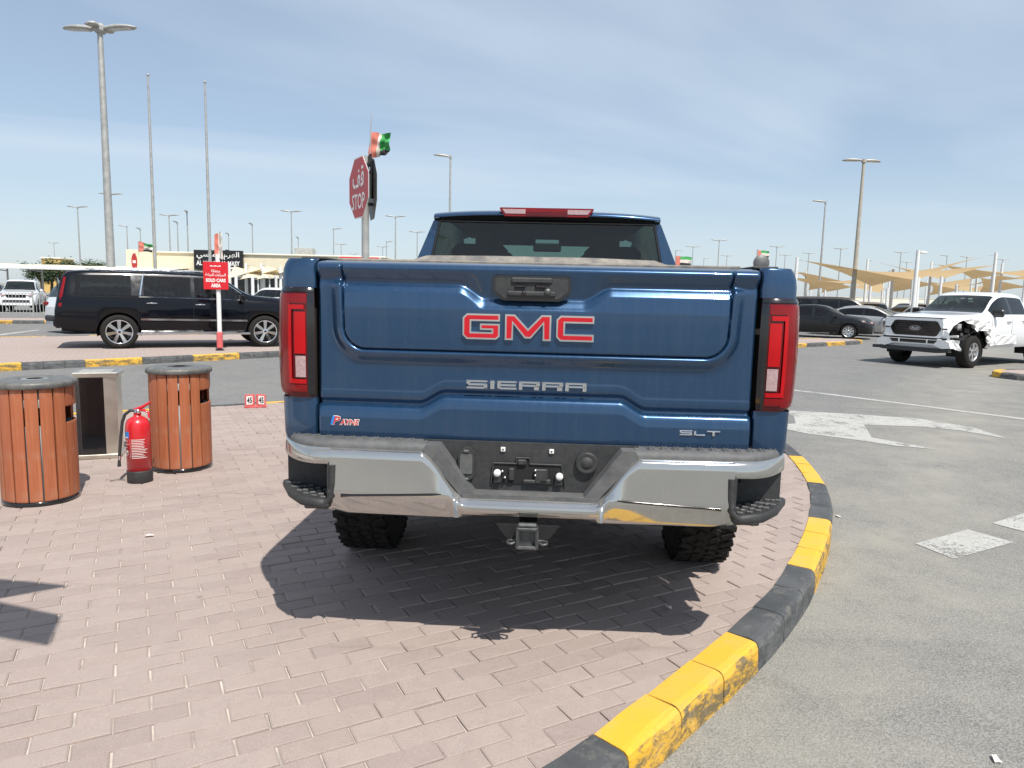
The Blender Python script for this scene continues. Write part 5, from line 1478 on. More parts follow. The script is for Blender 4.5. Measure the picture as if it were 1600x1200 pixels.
MB().box((.03, -.11, .02), (.17, .15, .04), bev=.01).build('foot', M['gloss_black'], sc_)
fl = empty('flag', (float(gx0[0]) + .05, float(gx0[1]), zc0 + .40), 0, 'furled faded flag tied above the SOLD CARS board', 'flag')
MB().tube([(.02, 0, 0), (.03, 0, .62)], .02, 8).build('flag_stick', M['galv'], fl)
cloth('flag_cloth', UAE, fl, (-.11, 0, .55), (.05, .04, .62), (.06, .02, -.02), (-.12, 0, .05), .03, lambda u, v: 0 if u < .5 else 2, 8, 14, seed=9)
MB().box((.18, 0, .14), (.10, .08, .14), bev=.02).build('camera_housing', M['sign_black'], fl)

q = at(211, 409, 31)
rs = empty('round_sign', (float(q[0]), 31, RZ), 0, 'red oval sign with a white bar, far left above the black SUV', 'sign')
MB().tube([(0, 0, 0), (0, 0, q[2] + .5)], .04, 8).build('post', M['galv'], rs)
MB().prism([(.13 * math.cos(a), q[2] - RZ + .36 * math.sin(a)) for a in np.linspace(0, 2 * PI, 24, endpoint=False)], 1, -.06, -.05).build('sign_plate', M['sign_red'], rs)
MB().box((0, -.063, q[2] - RZ), (.14, .004, .12)).build('white_bar', M['sign_white'], rs)
fl = empty('flag', (float(q[0]) + .15, 31, q[2] + .38), 0, 'small ragged flag above the far red oval sign', 'flag')
MB().tube([(.02, 0, -.1), (.03, 0, .5)], .012, 6).build('flag_stick', M['galv'], fl)
cloth('flag_cloth', UAE, fl, (.03, 0, .5), (.62, .1, .34), (.55, .1, .06), (.0, 0, .05), .05, lambda u, v: 0 if u < .4 else (1 if v < .4 else (2 if v < .7 else 3)), 10, 8, seed=2)

# added unseen shadow caster past the left edge; outline projected back from the shadow
ds = empty('shade_cloth', (-2.62, 1.72, 0), 0, 'invented cloth on a post outside the left edge, cut to cast the lower left shadow', 'shade cloth')
MB().tube([(0, 0, 0), (0, 0, 2.82)], .03, 10).build('post', M['galv'], ds)
pl_ = [(x + .27 * 2.75 + 2.62, y - .55 * 2.75 - 1.72) for x, y in ((-2.16, 3.35), (-2.42, 3.17), (-2.0, 3.03), (-1.88, 2.76), (-2.2, 2.84), (-3.3, 3.08), (-3.3, 3.5), (-2.55, 3.41))]
MB().prism(pl_, 2, 2.75, 2.756).build('shadow_panel', M['pale_cloth'], ds)
MB().tube([(-.05, 0, 2.745), (.62, .2, 2.745)], .012, 8).build('arm', M['galv'], ds)

# scraps of litter
for i, (px, py, z, lb) in enumerate(((1310, 808, RZ, 'white paper scrap on the asphalt right of the kerb'), (233, 838, 0.003, 'white paper scrap on the bricks below the wooden bins'), (1046, 951, 0.003, 'small white scrap in the truck shadow'), (1556, 1188, RZ, 'pale scrap on the asphalt at bottom right'))):
    p = gnd(px, py, z); rr = random.Random(i)
    mb = MB().grid([[(.020 * (a - 1) + rr.uniform(-.006, .006), .012 * (b - 1) + rr.uniform(-.005, .005), .006 + .008 * rr.random()) for b in range(3)] for a in range(3)], smooth=False)
    mb.build('paper_scrap', M['flag_white'], None, lb, 'litter', loc=(float(p[0]), float(p[1]), z), rz=rr.uniform(0, 3), fix=False)
# ---------------------------------------------------------------- other vehicles
def suv_spec(n=64, **k):
    d = dict(top=[(-2.85, .95), (-2.83, 1.15), (-2.66, 1.76), (-2.56, 1.83), (-2.2, 1.87), (-1.0, 1.89), (0, 1.88), (.5, 1.85), (.75, 1.77), (1.42, 1.36), (1.6, 1.325), (2.3, 1.26), (2.70, 1.17), (2.82, 1.02), (2.86, .85)],
             belt=[(-2.85, .90), (-2.80, 1.12), (-2.6, 1.25), (-1, 1.24), (.8, 1.21), (1.5, 1.19), (2.4, 1.13), (2.75, 1.03), (2.86, .80)],
             hw=[(-2.85, .90), (-2.76, .965), (-2.5, 1.0), (-1, 1.02), (1.6, 1.02), (2.3, .99), (2.65, .93), (2.86, .74)],
             wr=[(-2.85, .80), (-2.6, .70), (-2.2, .735), (.4, .735), (.8, .745), (1.42, .84), (1.8, .88), (2.86, .62)],
             sill=.40, sillp=[(-2.85, .52), (-2.5, .46), (-1, .40), (1.5, .40), (2.6, .34), (2.86, .42)], axles=(-1.56, 1.74), R=.408, archgap=.055, track=.90, tw=.27, rim=.285, spokes=7,
             n=n, windows=[(-2.42, -1.28), (-1.02, .02), (.10, 1.30)], screens=[(.74, 1.43)], mrim=M['chrome_clean'])
    d.update(k); return Car(**d)
def place_front(root, wheel_xy, heading, local):
    """put root so that the local point (x, y) lands on wheel_xy"""
    c, s_ = math.cos(heading), math.sin(heading)
    root.location = (wheel_xy[0] - (local[0] * c - local[1] * s_), wheel_xy[1] - (local[0] * s_ + local[1] * c), root.location[2]); root.rotation_euler = (0, 0, heading)

# --- black SUV
bs = empty('suv', (0, 0, 0), 0, 'long black SUV with chrome trim parked side-on behind the red sign', 'suv')
B = suv_spec()
B.build(bs, 'black_paint', ('glass_car', 'glass_clear'), pillar='gloss_black')
place_front(bs, (-9.2, 16.55), R(28), (-1.56, -.99))
bs.scale = (.985, 1, .97)
for x in (-1.15, .06, 1.28): B.seam(bs, x, .48)
B.strip(bs, -2.1 + 1.0, 1.32, lambda x: .70 - .01 * x, .02, 'chrome_clean', 'door_moulding', .012, h=.045)
B.strip(bs, -1.12, 1.34, lambda x: B.fb(x) + .012, .014, 'chrome_clean', 'window_sill_trim', .008, h=.028)
B.strip(bs, -2.5, -1.12, lambda x: B.fb(x) + .0, .012, 'gloss_black', 'waist_moulding', .006, h=.02)
for sg in (-1, 1):
    yA = lambda x, t: B.ring(x)[6 + t][0]
    MB().tube([(-1.10, sg * (B.ring(-1.1)[6][0] + .004), B.ring(-1.1)[6][1]), (-1.06, sg * (B.ring(-1.06)[7][0] + .006), B.ring(-1.06)[7][1]), (-1.02, sg * (B.ring(-1.02)[8][0] + .006), B.ring(-1.02)[8][1])], .024, 6).build('chrome_pillar', M['chrome_clean'], bs)
    MB().tube([(x, sg * (B.ring(x)[9][0] + .004), B.ring(x)[9][1] - .01) for x in np.linspace(-1.02, 1.2, 14)], .011, 5).build('window_top_trim', M['chrome_clean'], bs)
    MB().tube([(x, sg * .66, B.ft(x) + .035) for x in np.linspace(-2.2, .4, 12)], .02, 6).build('roof_rail', M['chrome_clean'], bs)
    MB().box((.1, sg * .96, .36), (2.7, .14, .05), bev=.015).build('running_board', M['chrome_clean'], bs)
B.lens(bs, [(-2.76, 1.0), (-2.70, 1.0), (-2.66, 1.3), (-2.60, 1.68), (-2.645, 1.70), (-2.73, 1.3)], 'lens_red', 'tail_lamp', .012)
B.handle(bs, -.85, 1.10, 'chrome_clean', .22); B.handle(bs, .22, 1.08, 'chrome_clean', .22); B.mirror(bs, 1.18, 1.22, 'gloss_black', .2, .19)
B.lens(bs, [(2.45, .98), (2.66, .96), (2.64, 1.1), (2.42, 1.1)], 'lens_white', 'headlamp', .008)
MB().box((2.80, 0, .62), (.16, 1.45, .28), bev=.06).build('front_bumper', M['black_paint'], bs)
fpanel(bs, [(-.62, .68), (.62, .68), (.55, 1.04), (-.55, 1.04)], 2.84, 2.88, 'chrome_clean', 'grille')
MB().box((-2.80, 0, .62), (.18, 1.78, .26), bev=.06).build('rear_bumper', M['black_paint'], bs)
fpanel(bs, [(-.66, 1.20), (.66, 1.20), (.58, 1.70), (-.58, 1.70)], -2.80, -2.78, 'glass_car', 'tailgate_window')
MB().box((-.2, 0, 1.885), (1.2, .8, .02), bev=.008).build('sunroof', M['glass_car'], bs)
seats(bs, (-1.5, -.6, .5), .95, .85, 1.42)

# --- damaged white pickup
dp = empty('pickup_truck', (0, 0, RZ), 0, 'damaged white pickup truck with crushed front wing beside the right kerb', 'pickup truck')
FP = Car(top=[(-2.94, 1.30), (-2.9, 1.37), (-1.06, 1.38), (-1.0, 1.72), (-.86, 1.90), (-.4, 1.955), (.2, 1.965), (.45, 1.93), (.62, 1.86), (1.36, 1.42), (1.5, 1.40), (2.4, 1.345), (2.74, 1.28), (2.86, 1.16), (2.90, .95)],
         belt=[(-2.94, 1.26), (-1.1, 1.34), (-.9, 1.345), (1.0, 1.33), (1.4, 1.30), (2.5, 1.22), (2.78, 1.12), (2.90, .88)],
         hw=[(-2.94, .97), (-2, 1.0), (1.5, 1.01), (2.3, 1.0), (2.7, .97), (2.90, .86)],
         wr=[(-2.94, .93), (-1.1, .93), (-.95, .74), (-.5, .745), (.3, .74), (.65, .74), (1.36, .85), (1.8, .89), (2.90, .78)],
         sill=.50, axles=(-1.72, 1.97), R=.415, archgap=.085, track=.88, tw=.275, rim=.235, spokes=6, n=70, windows=[(-.80, .0), (.12, 1.06)], screens=[(.60, 1.37)],
         hole=lambda x, jj, left: left and ((1.30 < x < 2.895 and jj <= 3) or (1.75 < x < 2.88 and jj == 4)))
FP.build(dp, 'white_paint', ('glass_car', 'glass_clear'), pillar='gloss_black')
place_front(dp, (11.78, 18.2), R(-148), (1.97, .98))
# engine bay seen through the missing wing
eb = MB().box((2.0, .30, .90), (1.3, .9, .56)).build('engine_bay', M['dark'], dp)
er = random.Random(3)
for k in range(26):
    x, z = er.uniform(1.45, 2.68), er.uniform(.72, 1.12)
    MB().box((x, .78 + er.uniform(0, .1), z), (er.uniform(.05, .2), er.uniform(.04, .12), er.uniform(.03, .12)), bev=.01, rz=er.uniform(-.6, .6)).build('broken_bracket', M[er.choice(['dark', 'black_plastic', 'black_plastic', 'galv', 'sign_grey'])], eb)
for k in range(7):
    x = er.uniform(1.5, 2.5); z = er.uniform(.75, 1.1)
    MB().tube([(x, .80, z), (x + er.uniform(-.2, .3), .9, z + er.uniform(-.15, .1)), (x + er.uniform(-.3, .4), .86, z - er.uniform(.0, .25))], .010, 5).build('loose_hose', M['black_plastic'], eb)
def crumple(name, pts4, amp, seed, mat='white_dirty', n=14, m=9):
    r_ = random.Random(seed); ph = [r_.uniform(0, 6) for _ in range(6)]; A, B_, C_, D_ = map(Vector, pts4); P_ = []
    for i in range(n + 1):
        u = i / n; row = []
        for j in range(m + 1):
            v = j / m; p = (A * (1 - u) + B_ * u) * (1 - v) + (D_ * (1 - u) + C_ * u) * v
            e = 1.0 if 0 < j else .3
            row.append(p + Vector((amp * .5 * math.sin(9 * u + ph[0] + 5 * v), amp * e * (math.sin(7 * u + ph[1] + 3 * v) + .6 * math.sin(17 * u + ph[2] - 8 * v) + r_.uniform(-.3, .3)), amp * .8 * v * (math.sin(8 * u + ph[3]) + r_.uniform(-.4, .4)))))
        P_.append(row)
    return MB().grid(P_, smooth=False).build(name, M[mat], dp)
crumple('crushed_wing', [(1.18, 1.00, 1.30), (2.55, .93, 1.25), (2.20, 1.0, 1.06), (1.30, 1.06, .84)], .05, 5)
crumple('torn_wing_piece', [(1.22, 1.02, 1.0), (1.62, 1.04, .98), (1.50, 1.06, .74), (1.22, 1.03, .62)], .05, 8)
crumple('dented_door_skin', [(.98, 1.018, 1.10), (1.30, 1.016, 1.06), (1.26, 1.02, .56), (.98, 1.03, .58)], .018, 12)
o = crumple('dented_lower_door', [(-.2, 1.03, .86), (1.0, 1.03, .84), (1.0, 1.035, .58), (-.2, 1.03, .60)], .010, 14)
# nose
xF = 2.90
sur = rrect(-.055, .99, 1.50, .52, .13, 6)
gs = MB().prism(sur, 0, xF - .10, xF + .045).build('grille_surround', M['white_paint'], dp)
MB().box((xF - .01, -.06, 1.262), (.10, 1.50, .022), bev=.004).build('bonnet_gap', M['dark'], dp)
MB().box((xF - .02, -.02, .735), (.14, 1.62, .045), bev=.004).build('bumper_gap', M['dark'], dp)
for sg in (-1, 1): MB().box((xF - .01, sg * .62, .725), (.12, .22, .05), bev=.01).build('lamp_recess', M['gloss_black'], dp)
hexg = [(-.66, .99), (-.56, 1.165), (-.50, 1.185), (.50, 1.185), (.56, 1.165), (.66, .99), (.56, .815), (.50, .795), (-.50, .795), (-.56, .815)]
gr_ = MB().prism(hexg, 0, xF + .02, xF + .052).build('grille', M['gloss_black'], dp)
for k in range(6): MB().box((xF + .054, 0, .835 + .062 * k), (.006, 1.06 + .04 * (1 - abs(k - 2.5) / 2.5), .010)).build('grille_bar', M['black_plastic'], gr_)
for sg in (-1, 1): MB().box((xF + .040, sg * .735, .99), (.03, .13, .035), bev=.008).build('grille_notch', M['gloss_black'], gs)
ov = MB().prism([(.145 * math.cos(a), .99 + .06 * math.sin(a)) for a in np.linspace(0, 2 * PI, 28, endpoint=False)], 0, xF + .05, xF + .066).build('oval_badge', M['chrome_clean'], dp)
MB().prism([(.130 * math.cos(a), .99 + .048 * math.sin(a)) for a in np.linspace(0, 2 * PI, 28, endpoint=False)], 0, xF + .064, xF + .069).build('badge_field', M['navy_paint'], ov)
mb = MB(); put_text(mb, 'Ford', .055, (xF + .0705, 0, .99), (0, 1, 0), (0, 0, 1), width=.17, shear=.3); mb.build('badge_script', M['sign_white'], ov, fix=False)
bmp_ = MB().prism([(-.95, .66), (-.86, .715), (.80, .715), (.90, .66), (.95, .52), (.74, .50), (.50, .58), (-.50, .58), (-.74, .50), (-.95, .53)], 0, xF - .12, xF + .115).build('front_bumper', M['white_dirty'], dp)
MB().prism([(-.62, .70), (.62, .70), (.54, .615), (-.54, .615)], 0, xF + .10, xF + .118).build('lower_intake', M['gloss_black'], bmp_)
for q_ in (-.36, .36): MB().box((xF + .119, q_, .66), (.012, .03, .10), bev=.004).build('intake_post', M['white_dirty'], bmp_)
MB().prism([(-.93, .50), (.88, .50), (.90, .41), (.6, .38), (-.8, .40), (-.95, .43)], 0, xF - .06, xF + .10).build('valance', M['black_plastic'], dp)
MB().box((xF + .02, -.98, .455), (.12, .24, .08), bev=.01, rz=.2).build('hanging_valance_end', M['black_plastic'], dp)
crumple('torn_bumper_corner', [(xF + .10, .62, .74), (xF - .18, 1.02, .72), (xF - .20, 1.02, .48), (xF + .08, .66, .50)], .03, 21)
hl = MB().box((2.80, -.855, .99), (.18, .20, .40), bev=.04).build('headlamp', M['lamp_glass'], dp)
MB().box((2.88, -.86, .99), (.05, .12, .30), bev=.015).build('lamp_reflector', M['chrome_clean'], hl)
MB().box((2.72, .80, .80), (.05, .34, .06), bev=.01, tilt=('X', .12)).build('lamp_carrier', M['white_dirty'], dp)
MB().box((2.70, .66, .99), (.05, .05, .42), bev=.01).build('radiator_support', M['galv'], dp)
FP.mirror(dp, 1.0, 1.36, 'gloss_black', .26, .20)
FP.seam(dp, .06, .6); FP.seam(dp, 1.14, .6); FP.seam(dp, -.92, .6); FP.handle(dp, .25, 1.18, 'gloss_black'); FP.handle(dp, -.62, 1.2, 'gloss_black')
seats(dp, (-.5, .35), .95, 1.0, 1.62)
MB().box((1.25, 0, 1.30), (.4, 1.5, .16), bev=.05).build('dashboard', M['seat'], dp)
for y, z in ((.02, 1.78), (.22, 1.77), (.26, 1.70)): MB().box((.82 - (z - 1.7) * .9, y, z), (.01, .10, .04), bev=.003, tilt=('Y', .9)).build('windscreen_sticker', M['sign_white'], dp)

# --- saloons and other parked cars
def saloon_spec(n=44, **k):
    d = dict(top=[(-2.30, .80), (-2.26, .98), (-2.1, 1.10), (-1.75, 1.14), (-1.05, 1.40), (-.6, 1.455), (-.1, 1.465), (.3, 1.42), (1.12, 1.04), (1.3, 1.005), (1.9, .93), (2.2, .80), (2.30, .62)],
             belt=[(-2.30, .76), (-2.2, .94), (-1.6, 1.02), (-.5, .98), (.6, .945), (1.2, .92), (2.0, .82), (2.30, .56)],
             hw=[(-2.30, .74), (-2.15, .83), (-1.5, .90), (1.4, .90), (1.95, .86), (2.18, .74), (2.30, .55)],
             wr=[(-2.30, .62), (-1.8, .66), (-1.0, .60), (-.1, .615), (.3, .62), (1.12, .74), (1.5, .76), (2.30, .45)],
             sill=.24, axles=(-1.34, 1.36), R=.325, archgap=.04, track=.78, tw=.215, rim=.225, spokes=9, n=n, windows=[(-1.25, -.18), (-.08, .86)], screens=[(.30, 1.13), (-1.74, -1.06)])
    d.update(k); return Car(**d)
def hatch_spec(n=40, **k):     # upright crossover
    d = dict(top=[(-2.30, .85), (-2.27, 1.05), (-2.12, 1.45), (-1.95, 1.60), (-1.2, 1.66), (-.2, 1.665), (.25, 1.61), (1.05, 1.17), (1.25, 1.13), (1.95, 1.03), (2.22, .88), (2.30, .66)],
             belt=[(-2.30, .80), (-2.2, 1.06), (-1.6, 1.12), (-.5, 1.09), (.8, 1.06), (1.3, 1.03), (2.0, .92), (2.30, .60)],
             hw=[(-2.30, .76), (-2.15, .86), (-1.5, .92), (1.4, .92), (1.95, .88), (2.2, .76), (2.30, .58)],
             wr=[(-2.30, .66), (-2.0, .62), (-1.0, .66), (-.1, .66), (.3, .66), (1.1, .76), (1.5, .78), (2.30, .5)],
             sill=.27, axles=(-1.36, 1.36), R=.35, archgap=.045, track=.79, tw=.225, rim=.23, spokes=5, n=n, windows=[(-1.95, -1.12), (-1.02, -.12), (-.04, .84)], screens=[(.25, 1.06), (-2.24, -1.98)])
    d.update(k); return Car(**d)
def pickup_spec(n=44, **k):
    d = dict(top=[(-2.62, 1.0), (-2.58, 1.14), (-1.0, 1.15), (-.94, 1.55), (-.8, 1.72), (-.3, 1.78), (.2, 1.77), (.5, 1.68), (1.12, 1.22), (1.3, 1.19), (2.2, 1.10), (2.52, .98), (2.62, .74)],
             belt=[(-2.62, .96), (-1.1, 1.12), (.8, 1.12), (1.2, 1.10), (2.2, 1.0), (2.62, .66)], hw=[(-2.62, .86), (-2, .92), (1.6, .92), (2.3, .88), (2.62, .70)],
             wr=[(-2.62, .84), (-1.05, .84), (-.9, .66), (.2, .66), (.5, .66), (1.15, .78), (1.6, .80), (2.62, .6)], sill=.42, axles=(-1.55, 1.53), R=.38, archgap=.06, track=.78, tw=.25, rim=.22, spokes=6, n=n,
             windows=[(-.78, .0), (.08, .92)], screens=[(.48, 1.13)])
    d.update(k); return Car(**d)
def dress(root, S, xF, zg, hwg, paint, grille='gloss_black', lamp_z=None, rear=True):
    lz = lamp_z or zg
    fpanel(root, [(-hwg, zg - .07), (hwg, zg - .07), (hwg * 1.08, zg + .07), (-hwg * 1.08, zg + .07)], xF - .10, xF + .012, grille, 'grille')
    MB().box((xF + .014, 0, zg + .02), (.01, .12, .05), bev=.004).build('badge', M['chrome_clean'], root)
    fpanel(root, [(-.62, zg - .36), (.62, zg - .36), (.56, zg - .22), (-.56, zg - .22)], xF - .2, xF + .006, 'black_plastic', 'lower_intake')
    S.lens(root, [(xF - .14, lz - .02), (xF - .42, lz + .06), (xF - .46, lz + .12), (xF - .16, lz + .10)], 'lens_white', 'headlamp', .012)
    for sg in (-1, 1): MB().box((xF - .09, sg * (hwg + .15), lz + .02), (.14, .22, .10), bev=.03, rz=-sg * .35).build('headlamp_front', M['lens_white'], root)
    x0 = S.top[0][0]
    if rear:
        S.lens(root, [(x0 + .06, lz + .08), (x0 + .34, lz + .12), (x0 + .36, lz + .22), (x0 + .10, lz + .24)], 'lens_red', 'tail_lamp', .01)
        for sg in (-1, 1): MB().box((x0 + .03, sg * S.fh(x0 + .1) * .78, lz + .15), (.09, .30, .13), bev=.03, rz=sg * .25).build('tail_lamp_rear', M['lens_red'], root)
        MB().box((x0 + .02, 0, .48), (.14, 1.45, .2), bev=.05).build('rear_bumper', M['black_plastic'], root)
def make_car(kind, paint, label, loc, heading, cat='car', group=None, detail=True, z=RZ, name=None, n=None):
    spec, nm = {'saloon': (saloon_spec, 'saloon_car'), 'hatch': (hatch_spec, 'crossover_car'), 'pickup': (pickup_spec, 'pickup_truck'), 'suv': (suv_spec, 'suv')}[kind]
    root = empty(name or nm, (loc[0], loc[1], z), heading, label, cat, group)
    S = spec(**({'n': n} if n else {}))
    S.build(root, paint, ('glass_car', 'glass_clear' if detail else 'glass_car'), pillar='gloss_black')
    zg = {'saloon': .70, 'hatch': .80, 'pickup': .92, 'suv': .92}[kind]; xF = S.top[-1][0]
    dress(root, S, xF, zg, .42 if kind != 'suv' else .55, paint)
    S.mirror(root, S.windows[-1][1] - .05, S.fb(.8) + .03, 'gloss_black' if paint != 'white_paint' else paint, .15, .12)
    for x in (S.windows[-1][0] - .05, S.windows[-1][1] + .12): S.seam(root, x, S.sill + .12)
    S.handle(root, S.windows[-1][0] + .14, S.fb(0) - .09, paint if paint in ('white_paint', 'silver_paint') else 'gloss_black', .16)
    seats(root, (-.7, .35), .85, S.sill + .32, S.fb(0) + .22)
    return root, S
dk, S = make_car('saloon', 'charcoal_paint', 'dusty black saloon car parked behind the striped kerb, nose to the right', (0, 0), R(-30))
place_front(dk, (14.67, 31.2), R(-30), (1.36, -.86))
make_car('saloon', 'silver_paint', 'silver saloon car half hidden behind the dusty black saloon', (17.2, 34.6), R(-34))
make_car('suv', 'brown_paint', 'dusty dark SUV parked behind the silver saloon', (17.8, 39.2), R(-28), 'suv')
make_car('hatch', 'charcoal_paint', 'dark crossover behind the black saloon, beside the first sail post', (14.6, 38.8), R(-30))
wc, S = make_car('hatch', 'white_paint', 'white crossover seen from behind, beyond the black SUV tail', (-13.55, 25.0), R(56))
make_car('saloon', 'charcoal_paint', 'dark car nosing in at the far left edge of the picture', (-20.6, 25.1), R(-18))
for i, (x, y, lb) in enumerate(((-27.5, 40.0, 'nearest white pickup truck in the row behind the railing'), (-28.0, 46.2, 'second white pickup truck in the row behind the railing'), (-28.6, 52.4, 'third white pickup truck in the row behind the railing'), (-28.9, 58.6, 'farthest white pickup truck in the row behind the railing'))):
    if i == 0: pk0, S = make_car('pickup', 'white_paint', lb, (x, y), R(-62), 'pickup truck', 'white pickups in a row')
    else:
        c = copy_tree(pk0); c.location = (x, y, RZ); c['label'] = lb
# far lot cars: one of each kind copied, paint set on the copy's body
def repaint(root, paint):
    for ch in root.children:
        if ch.name.split('.')[0] == 'body' and ch.material_slots:
            ch.material_slots[0].link = 'OBJECT'; ch.material_slots[0].material = M[paint]
base_s, _ = make_car('saloon', 'white_paint', 'white saloon car under the second shade sail row', (26.0, 47.5), R(200), 'car', 'cars parked under the shade sails', False, n=26)
base_h, _ = make_car('hatch', 'silver_paint', 'silver crossover parked under the sails, right of the white saloon', (29.5, 48.5), R(200), 'car', 'cars parked under the shade sails', False, n=26)
far = [('s', 'charcoal_paint', 18.8, 48, 'dark saloon car under the first shade sail'), ('h', 'white_paint', 22.4, 47, 'white crossover under the first shade sail'), ('h', 'brown_paint', 15.3, 49, 'dusty brown crossover far behind the first sail post'),
       ('s', 'silver_paint', 33.2, 49, 'silver saloon car under the sails at the right edge'), ('h', 'navy_paint', 36.8, 50, 'navy crossover under the sails at the right edge'), ('s', 'white_paint', 17.4, 62, 'white saloon car in the second far row, left end'),
       ('h', 'white_paint', 21.0, 62.5, 'white crossover in the second far row'), ('s', 'red_paint', 24.6, 63, 'red saloon car in the second far row'), ('h', 'silver_paint', 28.2, 63.5, 'silver crossover in the second far row'),
       ('s', 'charcoal_paint', 31.8, 64, 'dark saloon car in the second far row'), ('h', 'white_paint', 35.4, 64.5, 'white crossover at the right of the second far row'), ('s', 'navy_paint', 39.0, 65, 'navy saloon car at the right of the second far row'),
       ('h', 'white_paint', 20.5, 78, 'white crossover in the farthest row'), ('s', 'white_paint', 26.5, 78, 'white saloon car in the farthest row'), ('h', 'charcoal_paint', 33, 79, 'dark crossover in the farthest row'), ('s', 'silver_paint', 40, 80, 'silver saloon car in the farthest row'), ('h', 'white_paint', 47, 80, 'white crossover at the right end of the farthest row')]
for k, p, x, y, lb in far:
    c = copy_tree(base_s if k == 's' else base_h); c.location = (x, y, RZ); c['label'] = lb; c.rotation_euler.z = R(200 + rng.uniform(-4, 4)); repaint(c, p)
for k, p, x, y, a, lb in (('h', 'white_paint', -13.6, 40.5, 150, 'white crossover beyond the black SUV bonnet, by the showroom'), ('s', 'charcoal_paint', -16.2, 50, 150, 'dark saloon car in front of the showroom glass'), ('h', 'silver_paint', -10.2, 50, 140, 'silver crossover at the right end of the showroom front'),
                       ('h', 'charcoal_paint', -33.5, 42.5, -62, 'dark crossover parked left of the white pickup row'), ('s', 'navy_paint', -36.5, 50, -62, 'navy saloon car far left under the carport')):
    c = copy_tree(base_s if k == 's' else base_h); c.location = (x, y, RZ); c['label'] = lb; c['group'] = 'cars parked by the showroom'; c.rotation_euler.z = R(a); repaint(c, p)
# ---------------------------------------------------------------- lamp posts and flagpoles
def lamp_head(L, w=.34):
    rows = []
    for t in np.linspace(0, 1, 9):
        hw_ = w / 2 * (math.sin(min(t * 1.25 + .22, 1) * PI / 2) if t < .75 else math.cos((t - .75) / .25 * PI / 2 * .8)); h = .11 * math.sin(PI * (t * .86 + .12)) + .02
        rows.append([(t * L, -hw_, 0), (t * L, -hw_ * .75, h * .7), (t * L, 0, h), (t * L, hw_ * .75, h * .7), (t * L, hw_, 0), (t * L, hw_ * .7, -.03), (t * L, -hw_ * .7, -.03)])
    mb = MB().grid(rows, wrap=True); k = len(rows[0]); mb.add(rows[0], [tuple(range(k))]); mb.add(rows[-1], [tuple(range(k))[::-1]])
    return mb
head_me, glass_me = {}, {}
def lamp_post(x, y, h, arms, label, L=1.1, mat='galv', r0=.10, lift=.10, name='street_lamp', hw_=.36):
    root = empty(name, (x, y, RZ), 0, label, 'lamp post', 'car park lamp posts')
    MB().tube([(0, 0, 0), (0, 0, h * .5), (0, 0, h)], [r0, r0 * .8, r0 * .55], 12).build('pole', M[mat], root)
    MB().box((0, 0, .02), (r0 * 4, r0 * 4, .05), bev=.01).build('base_plate', M[mat], root)
    MB().tube([(0, 0, h - .12), (0, 0, h + .08)], r0 * .9, 10).build('bracket', M[mat], root)
    key = (L, hw_)
    if key not in head_me:
        head_me[key] = lamp_head(L, hw_).mesh('luminaire', M['galv'])
        glass_me[key] = MB().box((L * .55, 0, -.034), (L * .62, hw_ * .62, .012), bev=.004).mesh('lamp_glass', M['lamp_glass'])
    for a in arms:
        hd_ = inst('luminaire', head_me[key], root, (math.cos(a) * .08, math.sin(a) * .08, h), rot=(0, -lift, a))
        inst('lamp_glass', glass_me[key], hd_)
    return root
def lamp_at(px_top, py_top, h, arms, label, px_base=None, **k):
    """stands where a post of height h shows its top at this pixel"""
    d = ray(px_top, py_top); t = (h + RZ - EYE) / d[2]
    return lamp_post(float(d[0] * t), float(d[1] * t), h, arms, label, **k)
E, W_, N_, S_ = 0, PI, PI / 2, -PI / 2
tall_ = lamp_at(156, 46, 10, (-.10, PI - .10), 'tall lamp post with four heads at far left behind the black SUV', L=1.2, r0=.15, hw_=.42, lift=.04)
for a_, L_ in ((S_ - .35, .42), (N_ - .35, .42)):
    hd_ = inst('luminaire', lamp_head(L_, .44).mesh('luminaire', M['galv']), tall_, (math.cos(a_) * .06, math.sin(a_) * .06, 10.04), rot=(0, -.04, a_))
MB().box((0, 0, 10.02), (.36, .36, .30), bev=.08).build('head_hub', M['galv'], tall_)
lamp_at(121, 324, 10, (E, W_), 'twin-head lamp post left of the tall four-head lamp'); lamp_at(173, 304, 10.5, (E, W_), 'twin-head lamp post just behind the tall four-head lamp', r0=.12)
lamp_at(84, 380, 10, (E, W_), 'distant twin-head lamp post above the trees at left'); lamp_at(198, 354, 10, (W_,), 'single-head lamp post right of the tall four-head lamp')
lamp_at(219, 358, 10, (S_,), 'lamp post left of the first flagpole, head end-on'); lamp_at(264, 337, 10, (E, W_), 'twin-head lamp post between the two flagpoles')
lamp_at(277, 348, 10, (S_,), 'thin lamp post behind the twin-head lamp between the flagpoles'); lamp_at(292, 332, 10, (S_ + .3,), 'dark lamp post with end-on head left of the second flagpole')
lamp_at(357, 366, 10, (S_,), 'lamp post above the black shop sign'); lamp_at(394, 351, 10, (S_,), 'lamp post right of the black shop sign'); lamp_at(455, 331, 10, (E, W_), 'twin-head lamp post above the left end of the blue tailgate')
lamp_at(466, 372, 10, (S_,), 'distant lamp post right of the twin-head lamp by the tailgate'); lamp_at(489, 394, 10, (E, W_), 'far twin-head lamp post left of the STOP sign, lowest'); lamp_at(521, 358, 10, (E,), 'single-head lamp post just left of the STOP sign')
lamp_at(533, 382, 10, (E, W_), 'far twin-head lamp post close to the STOP sign post'); lamp_at(553, 397, 10, (E, W_), 'farthest twin-head lamp post left of the STOP sign post'); lamp_at(618, 339, 10, (E, W_), 'twin-head lamp post between STOP sign and blue cab')
